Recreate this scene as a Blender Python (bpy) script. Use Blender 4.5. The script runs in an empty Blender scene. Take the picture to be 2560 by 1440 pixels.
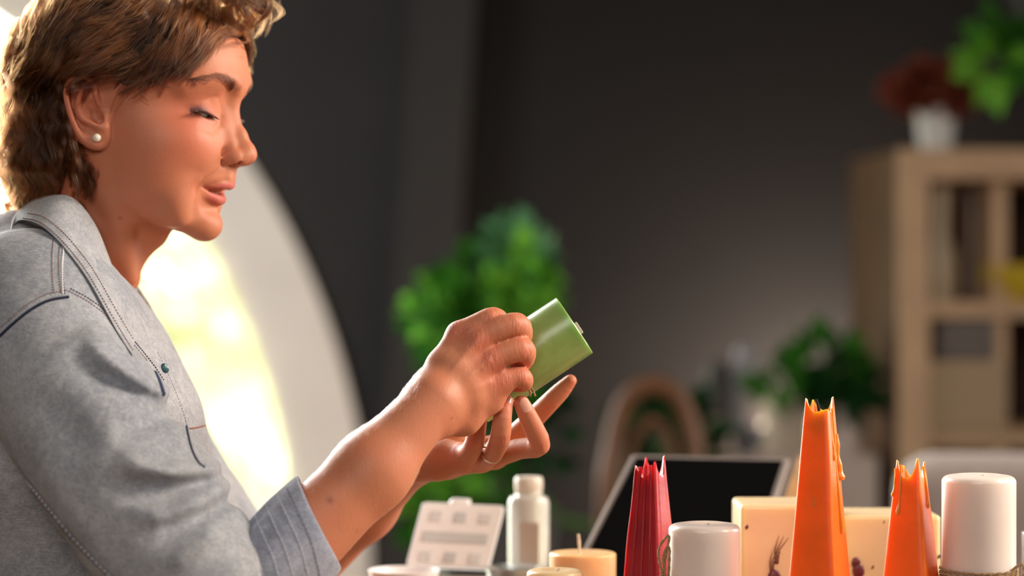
import bpy, bmesh, math, random
import numpy as np
from mathutils import Vector, Matrix
from mathutils.bvhtree import BVHTree

random.seed(7)
SC = bpy.context.scene
COL = SC.collection

# ------------------------------------------------------------------ camera
F_PX = 6044.0          # 85 mm lens on a 36 mm sensor, in pixels of a 2560 wide frame
DIST = 2.198           # camera to the sitter's midplane, metres
CAM_Z = 1.05
cam_data = bpy.data.cameras.new('camera')
cam = bpy.data.objects.new('camera', cam_data)
COL.objects.link(cam)
cam.location = (0, -DIST, CAM_Z)
cam.rotation_euler = (math.radians(90), 0, 0)
cam_data.sensor_width = 36.0
cam_data.lens = 85.0
cam_data.clip_start = 0.05
cam_data.clip_end = 100
cam_data.dof.use_dof = True
cam_data.dof.focus_distance = DIST - 0.11
cam_data.dof.aperture_fstop = 2.2
SC.camera = cam

SC.view_settings.view_transform = 'Standard'
SC.view_settings.look = 'None'
SC.view_settings.gamma = 1.0
SC.view_settings.use_curve_mapping = False
SC.view_settings.exposure = 0.0

# ------------------------------------------------------------------ world: bright hazy daylight outside
w = bpy.data.worlds.new('world'); SC.world = w; w.use_nodes = True
wn = w.node_tree.nodes; wl = w.node_tree.links
wbg = wn['Background']
wbg.inputs['Color'].default_value = (1.0, 0.985, 0.93, 1)
wbg.inputs['Strength'].default_value = 8.0

def area(name, loc, target, sx, sy, power, color, spread=180):
    l = bpy.data.lights.new(name, 'AREA'); l.shape = 'RECTANGLE'; l.size = sx; l.size_y = sy
    l.energy = power; l.color = color; l.spread = math.radians(spread)
    o = bpy.data.objects.new(name, l); COL.objects.link(o); o.location = loc
    o.rotation_euler = (Vector(target) - Vector(loc)).to_track_quat('-Z', 'Y').to_euler()
    return o
# assumed key light from the camera's right, where no window is built
area('assumed_key_light', (2.4, -0.35, 2.25), (-0.25, -0.05, 1.05), 1.0, 1.2, 25, (1.0, 0.86, 0.72), 80)
area('rear_fill', (-0.4, -2.9, 2.2), (0.15, 0.6, 1.0), 1.5, 1.2, 17, (1.0, 0.92, 0.86), 130)  # added fill lamp behind the camera, no window there
# light of the round window behind the sitter, falling on her back and arms
area('round_window_daylight', (-1.35, 1.9, 1.75), (-0.1, -0.1, 1.0), 1.2, 1.4, 48, (1.0, 0.98, 0.93), 90)
# assumed lamp at the right without a window, raking across the table
area('assumed_side_light', (2.85, 1.15, 1.55), (0.5, -0.1, 0.95), 1.0, 1.2, 26, (1.0, 0.93, 0.86), 115)
# added fill lamp on the left, brightening the round frame and the wall beside it
area('left_wall_fill', (-1.9, 0.55, 1.8), (-0.45, 2.75, 0.95), 0.9, 1.1, 6.5, (0.98, 0.98, 1.0), 75)
# assumed bare point light behind the sideboard, added to brighten the wall
_l = bpy.data.lights.new('assumed_wall_light', 'POINT'); _l.energy = 44; _l.color = (1.0, 0.78, 0.62); _l.shadow_soft_size = 0.07
_o = bpy.data.objects.new('assumed_wall_light', _l); COL.objects.link(_o); _o.location = (0.67, 2.58, 0.74)

# ------------------------------------------------------------------ helpers
def P(px, py, y=0.0):
    """world point (metres) seen at pixel px,py, y metres behind the sitter's midplane"""
    s = (DIST + y) / F_PX
    return Vector(((px - 1280) * s, y, CAM_Z - (py - 720) * s))

def tag(o, label=None, cat=None, group=None, kind=None):
    if label: o['label'] = label
    if cat: o['category'] = cat
    if group: o['group'] = group
    if kind: o['kind'] = kind
    return o

def empty(name, loc, rz=0.0, label=None, cat=None, group=None):
    o = bpy.data.objects.new(name, None); COL.objects.link(o)
    o.empty_display_size = 0.05
    o.location = loc; o.rotation_euler = (0, 0, rz)
    return tag(o, label, cat, group)

def link_mesh(name, me, mat, parent=None, smooth=True):
    if smooth:
        me.polygons.foreach_set('use_smooth', [True] * len(me.polygons))
    if mat is not None: me.materials.append(mat)
    o = bpy.data.objects.new(name, me); COL.objects.link(o)
    if parent is not None:
        o.parent = parent
    return o

def from_bm(name, bm, mat, parent=None, smooth=True, bevel=0, seg=2, angle=None):
    bmesh.ops.recalc_face_normals(bm, faces=bm.faces[:])
    me = bpy.data.meshes.new(name); bm.to_mesh(me); bm.free()
    o = link_mesh(name, me, mat, parent, smooth)
    if bevel:
        m = o.modifiers.new('bevel', 'BEVEL'); m.width = bevel; m.segments = seg; m.limit_method = 'ANGLE'
        m.angle_limit = math.radians(35)
    if smooth:
        try: me.set_sharp_from_angle(angle=math.radians(angle or 40))
        except Exception: pass
    return o

def box_bm(bm, c, s, rot=None):
    r = bmesh.ops.create_cube(bm, size=1.0)
    M = Matrix.Translation(Vector(c)) @ (rot.to_4x4() if rot is not None else Matrix.Identity(4)) @ Matrix.Diagonal((s[0], s[1], s[2], 1))
    bmesh.ops.transform(bm, matrix=M, verts=r['verts'])
    return r['verts']

def tube_bm(bm, pts, rad, n=10, cap=True, squash=1.0):
    pts = [Vector(p) for p in pts]; m = len(pts)
    rads = rad if isinstance(rad, (list, tuple)) else [rad] * m
    rings = []; ref = None
    for i, p in enumerate(pts):
        t = (pts[min(i + 1, m - 1)] - pts[max(i - 1, 0)]).normalized()
        if ref is None:
            ref = Vector((0, 0, 1)) if abs(t.z) < 0.9 else Vector((1, 0, 0))
        a = t.cross(ref).normalized(); b = a.cross(t).normalized(); ref = b
        rings.append([bm.verts.new(p + rads[i] * (a * math.cos(2 * math.pi * k / n) + squash * b * math.sin(2 * math.pi * k / n))) for k in range(n)])
    for i in range(m - 1):
        for k in range(n):
            bm.faces.new((rings[i][k], rings[i][(k + 1) % n], rings[i + 1][(k + 1) % n], rings[i + 1][k]))
    if cap:
        bm.faces.new(rings[0][::-1]); bm.faces.new(rings[-1])

def lathe_bm(bm, prof, n=48, c=(0, 0, 0)):
    rings = []
    for r, z in prof:
        if r < 1e-6:
            rings.append([bm.verts.new((c[0], c[1], c[2] + z))])
        else:
            rings.append([bm.verts.new((c[0] + r * math.cos(2 * math.pi * k / n), c[1] + r * math.sin(2 * math.pi * k / n), c[2] + z)) for k in range(n)])
    for A, B in zip(rings[:-1], rings[1:]):
        if len(A) == 1 and len(B) > 1:
            for k in range(n): bm.faces.new((A[0], B[k], B[(k + 1) % n]))
        elif len(B) == 1 and len(A) > 1:
            for k in range(n): bm.faces.new((A[k], A[(k + 1) % n], B[0]))
        elif len(A) > 1:
            for k in range(n): bm.faces.new((A[k], A[(k + 1) % n], B[(k + 1) % n], B[k]))

def catmull(pts, n=8):
    pts = [Vector(p) for p in pts]; out = []
    for i in range(len(pts) - 1):
        p0 = pts[max(i - 1, 0)]; p1 = pts[i]; p2 = pts[i + 1]; p3 = pts[min(i + 2, len(pts) - 1)]
        for k in range(n):
            t = k / n
            out.append(0.5 * ((2 * p1) + (p2 - p0) * t + (2 * p0 - 5 * p1 + 4 * p2 - p3) * t * t + (3 * p1 - p0 - 3 * p2 + p3) * t ** 3))
    out.append(pts[-1]); return out

# ------------------------------------------------------------------ materials
class NT:
    def __init__(s, name):
        s.m = bpy.data.materials.new(name); s.m.use_nodes = True
        s.n = s.m.node_tree.nodes; s.l = s.m.node_tree.links
        s.b = s.n['Principled BSDF']
    def new(s, t, **kw):
        x = s.n.new(t)
        for k, v in kw.items():
            if hasattr(x, k): setattr(x, k, v)
            else: x.inputs[k.replace('_', ' ')].default_value = v
        return x
    def link(s, a, b): s.l.new(a, b)
    def set(s, **kw):
        for k, v in kw.items(): s.b.inputs[k.replace('_', ' ')].default_value = v
        return s
    def coords(s): return s.new('ShaderNodeTexCoord').outputs['Object']
    def noise(s, scale, detail=4, vec=None, rough=0.5):
        x = s.new('ShaderNodeTexNoise'); x.inputs['Scale'].default_value = scale; x.inputs['Detail'].default_value = detail
        x.inputs['Roughness'].default_value = rough
        s.link(vec if vec is not None else s.coords(), x.inputs['Vector']); return x.outputs['Fac']
    def ramp(s, fac, stops):
        r = s.new('ShaderNodeValToRGB'); e = r.color_ramp.elements
        while len(e) < len(stops): e.new(0.5)
        for el, (p, c) in zip(e, stops): el.position = p; el.color = (*c, 1)
        s.link(fac, r.inputs['Fac']); return r.outputs['Color']
    def mix(s, fac, a, b, mode='MIX'):
        x = s.new('ShaderNodeMix', data_type='RGBA', blend_type=mode)
        for inp, v in ((x.inputs[0], fac), (x.inputs[6], a), (x.inputs[7], b)):
            if isinstance(v, (int, float)): inp.default_value = v
            elif isinstance(v, tuple): inp.default_value = (*v[:3], 1)
            else: s.link(v, inp)
        return x.outputs[2]
    def bump(s, h, strength=0.3, dist=0.001, normal=None):
        x = s.new('ShaderNodeBump'); x.inputs['Strength'].default_value = strength; x.inputs['Distance'].default_value = dist
        s.link(h, x.inputs['Height'])
        if normal is not None: s.link(normal, x.inputs['Normal'])
        return x.outputs['Normal']

def simple(name, color, rough=0.5, var=0.12, scale=30, bump=0.0, **kw):
    t = NT(name)
    n = t.noise(scale, 4)
    c2 = tuple(min(1, c * (1 + var)) for c in color); c1 = tuple(c * (1 - var) for c in color)
    t.link(t.ramp(n, [(0.3, c1), (0.7, c2)]), t.b.inputs['Base Color'])
    t.set(Roughness=rough, **kw)
    if bump: t.link(t.bump(t.noise(scale * 6, 3), bump, 0.001), t.b.inputs['Normal'])
    return t.m
# ------------------------------------------------------------------ the room
YW = 2.75                       # far wall, metres behind the sitter
def wall_mat(k=1.0, nm='charcoal_paint'):
    t = NT(nm)
    t.link(t.ramp(t.noise(3, 4), [(0.3, (0.015 * k, 0.015 * k, 0.0155 * k)), (0.7, (0.018 * k, 0.0178 * k, 0.018 * k))]), t.b.inputs['Base Color'])
    t.set(Roughness=0.8); t.b.inputs['Specular IOR Level'].default_value = 0.2; t.link(t.bump(t.noise(180, 3), 0.15, 0.001), t.b.inputs['Normal'])
    return t.m
M_WALL = wall_mat(0.62); M_WALL_L = wall_mat(1.9, 'lit_charcoal_paint')  # left wall colour lightened to stand in for ambient light
M_FRAME = simple('cream_frame_paint', (0.80, 0.75, 0.68), 0.55, 0.04, 8)
M_CEIL = simple('ceiling_paint', (0.55, 0.54, 0.52), 0.8, 0.04, 5)
def floor_mat():
    t = NT('oak_boards'); co = t.coords()
    br = t.new('ShaderNodeTexBrick'); br.inputs['Scale'].default_value = 1.0
    br.inputs['Brick Width'].default_value = 1.4; br.inputs['Row Height'].default_value = 0.16; br.inputs['Mortar Size'].default_value = 0.003
    br.inputs['Color1'].default_value = (0.16, 0.09, 0.05, 1); br.inputs['Color2'].default_value = (0.21, 0.125, 0.07, 1); br.inputs['Mortar'].default_value = (0.03, 0.02, 0.01, 1)
    t.link(co, br.inputs['Vector']); t.link(br.outputs['Color'], t.b.inputs['Base Color']); t.set(Roughness=0.4); return t.m
M_FLOOR = floor_mat()

# far wall with the round-headed opening: circle centre and radius as seen in the photo
s_w = (DIST + YW) / F_PX
WC = P(-970, 1440, YW); WR = 1790 * s_w
X0, X1, Z1 = -3.4, 3.4, 2.75
def arch_pts(r, n=72, z0=0.0):
    pts = [(WC.x + r * math.cos(a), WC.z + r * math.sin(a)) for a in [math.pi * k / n for k in range(n + 1)]]
    return [(WC.x + r, z0)] + pts + [(WC.x - r, z0)]
X0 = WC.x - WR - 0.5
Z1 = max(Z1, WC.z + WR + 0.25)
def struct(name, bm, mat, smooth=False, **kw):
    o = from_bm(name, bm, mat, None, smooth, **kw); o['kind'] = 'structure'; return o
# the wall as panels round the opening, extruded 0.22 m
XC = P(1165, 0, YW).x            # where the lighter pier ends and the deeper wall begins
def wall_panel(name, xa, xb, arch):
    bm = bmesh.new(); th = 0.22
    if not arch:
        box_bm(bm, ((xa + xb) / 2, YW + th / 2, Z1 / 2), (xb - xa, th, Z1)); return struct(name, bm, M_WALL)
    A = arch_pts(WR)                                   # right foot -> over the top -> left foot
    n = len(A); out = []
    for k, (x, z) in enumerate(A):
        if k == 0: out.append((xb, 0.0))
        elif k == n - 1: out.append((xa, 0.0))
        else:
            a = math.pi * (k - 1) / (n - 3)
            c, s_ = math.cos(a), math.sin(a)
            t = min((xb - WC.x) / c if c > 1e-6 else 1e9, (xa - WC.x) / c if c < -1e-6 else 1e9, (Z1 - WC.z) / s_ if s_ > 1e-6 else 1e9)
            out.append((WC.x + c * t, WC.z + s_ * t))
    # corners of the panel
    def snap(tx, tz):
        i = min(range(n), key=lambda i: (out[i][0] - tx) ** 2 + (out[i][1] - tz) ** 2); out[i] = (tx, tz)
    snap(xb, Z1); snap(xa, Z1)
    L = {}
    for y in (YW, YW + th):
        L[y] = ([bm.verts.new((x, y, z)) for x, z in A], [bm.verts.new((x, y, z)) for x, z in out])
    f0, f1 = L[YW], L[YW + th]
    for k in range(n - 1):
        bm.faces.new((f0[0][k], f0[0][k + 1], f0[1][k + 1], f0[1][k])); bm.faces.new((f1[0][k], f1[1][k], f1[1][k + 1], f1[0][k + 1]))
        bm.faces.new((f0[0][k], f1[0][k], f1[0][k + 1], f0[0][k + 1])); bm.faces.new((f0[1][k], f0[1][k + 1], f1[1][k + 1], f1[1][k]))
    return struct(name, bm, M_WALL_L)
XP = P(1040, 0, YW).x
wall_panel('wall_back_left', X0, XP, True)
# pier standing a little proud, leaning light on its face
bm = bmesh.new(); box_bm(bm, ((XP + XC) / 2 - 0.01, YW + 0.07, Z1 / 2), (XC - XP + 0.02, 0.22, Z1 - 0.01), Matrix.Rotation(math.radians(4.0), 3, 'Y'))
pier = struct('trim_1', bm, simple('grey_board_paint', (0.022, 0.021, 0.020), 0.8, 0.06, 6))
X1 = 3.0
bm = bmesh.new(); box_bm(bm, ((XP + X1) / 2, YW + 0.20, Z1 / 2), (X1 - XP, 0.22, Z1)); struct('wall_back_right', bm, M_WALL)
bm = bmesh.new(); box_bm(bm, (X1 + 0.1, -0.4, Z1 / 2), (0.2, 7.0, Z1)); struct('wall_right', bm, M_WALL)
bm = bmesh.new(); box_bm(bm, ((X0 + X1) / 2, -0.4, -0.05), (X1 - X0 + 0.6, 7.2, 0.1)); struct('floor', bm, M_FLOOR)
bm = bmesh.new(); box_bm(bm, ((X0 + X1) / 2, -0.4, Z1 + 0.05), (X1 - X0 + 0.6, 7.2, 0.1)); struct('ceiling', bm, M_CEIL)
bm = bmesh.new(); box_bm(bm, ((X0 + X1) / 2, -4.0, Z1 / 2), (X1 - X0 + 0.6, 0.2, Z1)); struct('wall_front', bm, M_WALL)
bm = bmesh.new(); box_bm(bm, (X0 - 0.1, -0.4, Z1 / 2), (0.2, 7.0, Z1)); struct('wall_left', bm, M_WALL)
bm = bmesh.new(); box_bm(bm, ((XC + X1) / 2, YW + 0.08, 0.05), (X1 - XC - .05, 0.02, 0.1)); struct('baseboard_right', bm, M_WALL)
# window frame: outer casing, stepped reveal, inner sash, all following the round head
def arch_band(name, r_out, r_in, y0, y1, mat, parent=None, kind=True):
    bm = bmesh.new(); A = arch_pts(r_out, 96); B = arch_pts(r_in, 96); n = len(A)
    va = [[bm.verts.new((x, y, z)) for x, z in S] for S in (A, B) for y in (y0, y1)]
    for k in range(n - 1):
        bm.faces.new((va[0][k], va[0][k + 1], va[2][k + 1], va[2][k])); bm.faces.new((va[1][k], va[3][k], va[3][k + 1], va[1][k + 1]))
        bm.faces.new((va[0][k], va[1][k], va[1][k + 1], va[0][k + 1])); bm.faces.new((va[2][k], va[2][k + 1], va[3][k + 1], va[3][k]))
    for k in (0, n - 1): bm.faces.new((va[0][k], va[2][k], va[3][k], va[1][k]))
    o = from_bm(name, bm, mat, parent, True, angle=30)
    return o
win = empty('window_1', (WC.x, YW, 0)); win['kind'] = 'structure'
WI = Matrix.Translation(-Vector(win.location))
for nm, a, b, y0, y1 in (('window_casing', WR * 1.062, WR * 0.990, YW - 0.035, YW + 0.0), ('window_reveal', WR * 0.999, WR * 0.968, YW - 0.0, YW + 0.26), ('window_sash', WR * 0.968, WR * 0.945, YW + 0.10, YW + 0.16)):
    o = arch_band(nm, a, b, y0, y1, M_FRAME, win); o.matrix_parent_inverse = WI
def glass_mat():
    m = bpy.data.materials.new('window_glass'); m.use_nodes = True; n = m.node_tree.nodes; l = m.node_tree.links; n.remove(n['Principled BSDF'])
    tr = n.new('ShaderNodeBsdfTransparent'); gl = n.new('ShaderNodeBsdfGlossy'); gl.inputs['Roughness'].default_value = 0.02; mx = n.new('ShaderNodeMixShader'); mx.inputs[0].default_value = 0.05
    tr.inputs['Color'].default_value = (0.97, 0.98, 0.96, 1)
    l.new(tr.outputs[0], mx.inputs[1]); l.new(gl.outputs[0], mx.inputs[2]); l.new(mx.outputs[0], n['Material Output'].inputs['Surface']); return m
bm = bmesh.new(); A = arch_pts(WR * 0.946, 96)
v1 = [bm.verts.new((x, YW + 0.127, z)) for x, z in A]; v2 = [bm.verts.new((x, YW + 0.133, z)) for x, z in A]
bm.faces.new(v1); bm.faces.new(v2[::-1])
for k in range(len(A)): bm.faces.new((v1[k], v2[k], v2[(k + 1) % len(A)], v1[(k + 1) % len(A)]))
o = from_bm('window_glass', bm, glass_mat(), win, False); o.matrix_parent_inverse = WI

# garden beyond the glass: lawn and pale sunlit shrubs
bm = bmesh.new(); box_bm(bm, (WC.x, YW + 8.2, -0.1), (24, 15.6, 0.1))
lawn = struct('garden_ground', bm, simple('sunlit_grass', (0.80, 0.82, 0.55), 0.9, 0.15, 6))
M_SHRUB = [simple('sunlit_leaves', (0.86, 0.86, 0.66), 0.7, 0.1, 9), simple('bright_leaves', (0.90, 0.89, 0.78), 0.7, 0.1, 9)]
for m_ in M_SHRUB:
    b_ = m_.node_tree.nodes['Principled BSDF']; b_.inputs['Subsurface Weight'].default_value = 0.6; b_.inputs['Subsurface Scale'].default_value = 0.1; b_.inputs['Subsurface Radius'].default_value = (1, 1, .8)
def leafy(name, mat, c, rad, n, ls, seed, stem=None, parent=None, shape=(1, 1, 1), flat=0.0):
    """a crown of separate bent leaf blades filling an ellipsoid"""
    r = random.Random(seed); bm = bmesh.new()
    for _ in range(n):
        while True:
            d = Vector((r.uniform(-1, 1), r.uniform(-1, 1), r.uniform(-1, 1)))
            if 0.25 < d.length < 1: break
        p = Vector(c) + Vector((d.x * rad * shape[0], d.y * rad * shape[1], d.z * rad * shape[2]))
        ax = (d.normalized() + Vector((r.uniform(-.6, .6), r.uniform(-.6, .6), r.uniform(-.7, .5)))).normalized()
        sd = ax.cross(Vector((r.uniform(-1, 1), r.uniform(-1, 1), r.uniform(-.3, 1)))).normalized(); up = sd.cross(ax)
        L = ls * r.uniform(0.7, 1.25); W_ = L * r.uniform(0.26, 0.36)
        q = [p, p + ax * L * .3 + sd * W_ + up * L * .06, p + ax * L * .7 + sd * W_ * .8 + up * L * .02, p + ax * L - up * L * .12, p + ax * L * .7 - sd * W_ * .8 + up * L * .02, p + ax * L * .3 - sd * W_ + up * L * .06, p + ax * L * .35 + up * L * .0, p + ax * L * .7 - up * L * .03]
        v = [bm.verts.new(x) for x in q]
        for f in ((0, 1, 6), (0, 6, 5), (1, 2, 7, 6), (6, 7, 4, 5), (2, 3, 7), (7, 3, 4)): bm.faces.new([v[i] for i in f])
    me = bpy.data.meshes.new(name); bm.to_mesh(me); bm.free()
    return link_mesh(name, me, mat, parent, True)
GY = YW + 3.2
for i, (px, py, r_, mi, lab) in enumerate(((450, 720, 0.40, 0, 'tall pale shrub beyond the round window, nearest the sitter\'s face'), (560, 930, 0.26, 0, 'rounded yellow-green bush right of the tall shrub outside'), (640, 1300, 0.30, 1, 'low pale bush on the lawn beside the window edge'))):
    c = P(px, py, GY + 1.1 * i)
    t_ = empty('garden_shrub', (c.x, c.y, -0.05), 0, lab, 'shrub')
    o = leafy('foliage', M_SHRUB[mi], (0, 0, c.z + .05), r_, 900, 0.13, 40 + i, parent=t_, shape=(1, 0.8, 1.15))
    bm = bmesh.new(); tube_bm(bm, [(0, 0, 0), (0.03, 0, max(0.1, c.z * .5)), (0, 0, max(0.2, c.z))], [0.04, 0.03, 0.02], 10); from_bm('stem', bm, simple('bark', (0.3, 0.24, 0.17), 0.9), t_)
# ------------------------------------------------------------------ materials of the person
def skin_mat():
    t = NT('skin')
    a = t.new('ShaderNodeAttribute', attribute_name='tint')
    co = t.coords()
    n = t.noise(38, 5, co); n2 = t.noise(260, 3, co)
    c = t.mix(t.ramp(n, [(0.35, (0.0,) * 3), (0.7, (0.35,) * 3)]), a.outputs['Color'], (0.58, 0.16, 0.085))
    c = t.mix(t.ramp(n2, [(0.62, (0,) * 3), (0.8, (0.22,) * 3)]), c, (0.40, 0.15, 0.09))
    t.link(c, t.b.inputs['Base Color'])
    t.set(Roughness=0.46, Subsurface_Weight=0.16, Subsurface_Scale=0.01)
    t.b.inputs['Subsurface Radius'].default_value = (1.0, 0.30, 0.15)
    t.b.inputs['Specular IOR Level'].default_value = 0.36
    rough = t.new('ShaderNodeMapRange'); rough.inputs['To Min'].default_value = 0.42; rough.inputs['To Max'].default_value = 0.62
    t.link(n, rough.inputs['Value']); t.link(rough.outputs[0], t.b.inputs['Roughness'])
    v = t.new('ShaderNodeTexVoronoi'); v.inputs['Scale'].default_value = 900; t.link(co, v.inputs['Vector'])
    b = t.bump(v.outputs['Distance'], 0.12, 0.0005)
    b = t.bump(t.noise(420, 4, co), 0.22, 0.0006, b)
    # fine creases across the back of the hands and fingers, carried by an attribute
    w_ = t.new('ShaderNodeAttribute', attribute_name='crease')
    mp = t.new('ShaderNodeMapping'); mp.inputs['Rotation'].default_value = (0, math.radians(35), 0); mp.inputs['Scale'].default_value = (1.0, 0.3, 0.28)
    t.link(co, mp.inputs['Vector'])
    cr = t.noise(520, 3, mp.outputs['Vector'], 0.6)
    m = t.new('ShaderNodeMath', operation='MULTIPLY'); t.link(cr, m.inputs[0]); t.link(w_.outputs['Fac'], m.inputs[1])
    t.link(t.bump(m.outputs[0], 0.8, 0.0012, b), t.b.inputs['Normal'])
    return t.m
SKIN = skin_mat()

def denim(name, c0, c1, dark=(0.10, 0.15, 0.27)):
    t = NT(name); co = t.coords()
    n = t.noise(9, 5, co, 0.6); n2 = t.noise(45, 5, co, 0.65)
    c = t.ramp(n, [(0.34, c0), (0.68, c1)])
    c = t.mix(t.ramp(n2, [(0.38, (0.30,) * 3), (0.60, (0,) * 3)]), c, tuple(x * 0.55 for x in c0))
    n3 = t.noise(420, 3, co, 0.7); n4 = t.noise(150, 3, co, 0.7)
    c = t.mix(t.ramp(n3, [(0.40, (0.34,) * 3), (0.60, (0,) * 3)]), c, tuple(x * 0.42 for x in c0))
    c = t.mix(t.ramp(n4, [(0.44, (0,) * 3), (0.70, (0.30,) * 3)]), c, tuple(min(1, x * 1.3) for x in c1))
    # slubby weave: long thin streaks in two directions
    streaks = []
    for rot, sc in ((38, (45, 1700, 1700)), (-52, (60, 2100, 2100))):
        mp = t.new('ShaderNodeMapping'); mp.inputs['Rotation'].default_value = (0, math.radians(rot), 0); mp.inputs['Scale'].default_value = sc
        t.link(co, mp.inputs['Vector'])
        streaks.append(t.noise(1.0, 2, mp.outputs['Vector']))
    for st, col, k in ((streaks[0], (0.72, 0.71, 0.69), 0.45), (streaks[1], dark, 0.42)):
        c = t.mix(t.ramp(st, [(0.56, (0,) * 3), (0.74, (k,) * 3)]), c, col)
    t.link(c, t.b.inputs['Base Color'])
    t.set(Roughness=0.9, Sheen_Weight=0.15)
    t.b.inputs['Specular IOR Level'].default_value = 0.15
    t.link(t.bump(streaks[0], 0.25, 0.0006, t.bump(n2, 0.35, 0.0012)), t.b.inputs['Normal'])
    return t.m
DENIM = denim('faded_denim', (0.285, 0.312, 0.362), (0.475, 0.478, 0.495))
DENIM_IN = denim('denim_inside', (0.36, 0.38, 0.42), (0.50, 0.51, 0.53))
STITCH = simple('rust_thread', (0.26, 0.12, 0.09), 0.8)
SEAM = simple('worn_indigo_edge', (0.016, 0.021, 0.048), 0.95, 0.4, 400)
PALE = simple('pale_thread', (0.62, 0.63, 0.66), 0.8)
PEARL = simple('pearl', (0.80, 0.74, 0.62), 0.18, 0.05, 60, Coat_Weight=0.6)
SILVER = simple('silver', (0.75, 0.74, 0.72), 0.2, 0.05, 60, Metallic=1.0)
BUTTON = simple('teal_button', (0.02, 0.07, 0.09), 0.3)

def hair_mat(name, c_lo, c_hi, rough=0.3):
    m = bpy.data.materials.new(name); m.use_nodes = True
    n = m.node_tree.nodes; l = m.node_tree.links
    n.remove(n['Principled BSDF'])
    h = n.new('ShaderNodeBsdfHairPrincipled'); h.parametrization = 'COLOR'
    h.inputs['Roughness'].default_value = rough; h.inputs['Radial Roughness'].default_value = 0.35
    h.inputs['Random Roughness'].default_value = 0.2
    hi = n.new('ShaderNodeHairInfo'); r = n.new('ShaderNodeValToRGB')
    e = r.color_ramp.elements; e[0].color = (*c_lo, 1); e[1].color = (*c_hi, 1); e[0].position = 0.15; e[1].position = 0.95
    tc = n.new('ShaderNodeTexCoord'); nz = n.new('ShaderNodeTexNoise'); nz.inputs['Scale'].default_value = 26; nz.inputs['Detail'].default_value = 3
    l.new(tc.outputs['Object'], nz.inputs['Vector'])
    mr = n.new('ShaderNodeMapRange'); mr.inputs['From Min'].default_value = 0.42; mr.inputs['From Max'].default_value = 0.66; mr.inputs['To Min'].default_value = -0.08; mr.inputs['To Max'].default_value = 0.42
    l.new(nz.outputs['Fac'], mr.inputs['Value'])
    ad = n.new('ShaderNodeMath'); ad.operation = 'MULTIPLY_ADD'; ad.inputs[1].default_value = 0.6
    l.new(hi.outputs['Random'], ad.inputs[0]); l.new(mr.outputs[0], ad.inputs[2])
    l.new(ad.outputs[0], r.inputs['Fac']); l.new(r.outputs['Color'], h.inputs['Color'])
    l.new(h.outputs[0], n['Material Output'].inputs['Surface'])
    return m
HAIR = hair_mat('brown_hair', (0.010, 0.0032, 0.0012), (0.13, 0.036, 0.009))
HAIR_L = hair_mat('copper_strands', (0.07, 0.018, 0.004), (0.34, 0.095, 0.020), 0.25)
BROWH = hair_mat('brow_hair', (0.025, 0.012, 0.008), (0.08, 0.035, 0.02))
LASH = hair_mat('lash_hair', (0.004, 0.003, 0.003), (0.01, 0.008, 0.01))
SCALP = simple('hair_underlayer', (0.018, 0.008, 0.005), 0.95, 0.4, 60)
# ------------------------------------------------------------------ work table and what stands on it
TZ = 0.742
M_TABLE = simple('pale_table_wood', (0.30, 0.19, 0.11), 0.45, 0.15, 12, 0.1)
table = empty('work_table', (0.62, -0.065, 0.0), 0, 'long wooden work table under the candles', 'table')
bm = bmesh.new(); box_bm(bm, (0, 0, TZ - 0.018), (1.62, 0.89, 0.036)); from_bm('tabletop', bm, M_TABLE, table, True, 0.006)
for sx in (-0.74, 0.74):
    for sy in (-0.37, 0.37):
        bm = bmesh.new(); tube_bm(bm, [(sx, sy, 0), (sx, sy, TZ - 0.036)], [0.022, 0.03], 20); from_bm('leg', bm, M_TABLE, table)
bm = bmesh.new(); box_bm(bm, (0, 0, TZ - 0.075), (1.48, 0.74, 0.07)); from_bm('apron', bm, M_TABLE, table, False)
def T(px, y): 
    s = (DIST + y) / F_PX
    return ((px - 1280) * s, y, TZ)
def topz(py, y): return CAM_Z - (py - 720) * (DIST + y) / F_PX

def wax(name, color, rough=0.35, ss=0.35, radius=(1, .5, .3), scale=0.02, var=0.05, nscale=14, bump=0.25, coat=0.35):
    t = NT(name); co = t.coords(); n = t.noise(nscale, 4, co)
    c1 = tuple(c * (1 - var) for c in color); c2 = tuple(min(1, c * (1 + var)) for c in color)
    t.link(t.ramp(n, [(0.3, c1), (0.7, c2)]), t.b.inputs['Base Color'])
    t.set(Roughness=rough, Subsurface_Weight=ss, Subsurface_Scale=scale, Coat_Weight=coat, Coat_Roughness=0.25)
    t.b.inputs['Subsurface Radius'].default_value = radius
    t.link(t.bump(t.noise(90, 4, co), bump, 0.0008), t.b.inputs['Normal'])
    return t
W_WHITE = wax('white_wax', (0.80, 0.71, 0.66), 0.32, 0.5, (1, .75, .6)).m
W_ORANGE = wax('orange_wax', (0.86, 0.150, 0.004), 0.42, 0.45, (1, .28, .03), 0.03, 0.08, 30, 0.5).m
W_ORANGE_P = wax('orange_wax_drip', (0.92, 0.26, 0.03), 0.3, 0.4, (1, .3, .05), 0.02).m
W_RED = wax('red_wax', (0.34, 0.004, 0.013), 0.42, 0.4, (1, .06, .05), 0.02, 0.2, 30, 0.6).m
W_IVORY = wax('ivory_wax', (0.78, 0.60, 0.36), 0.35, 0.5, (1, .7, .35), 0.03, 0.08, 12).m
W_HONEY = wax('honey_wax', (0.74, 0.46, 0.22), 0.4, 0.5, (1, .6, .25), 0.02, 0.15, 25).m
W_DARKBIT = simple('dried_berry', (0.10, 0.008, 0.015), 0.4, 0.4, 200)
M_TWIG = simple('dried_stem', (0.09, 0.03, 0.02), 0.8, 0.4, 200)
M_WICK = simple('cotton_wick', (0.62, 0.52, 0.38), 0.9, 0.1, 300)
M_CHAR = simple('burnt_wick', (0.012, 0.011, 0.012), 0.9, 0.3, 300)
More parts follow.
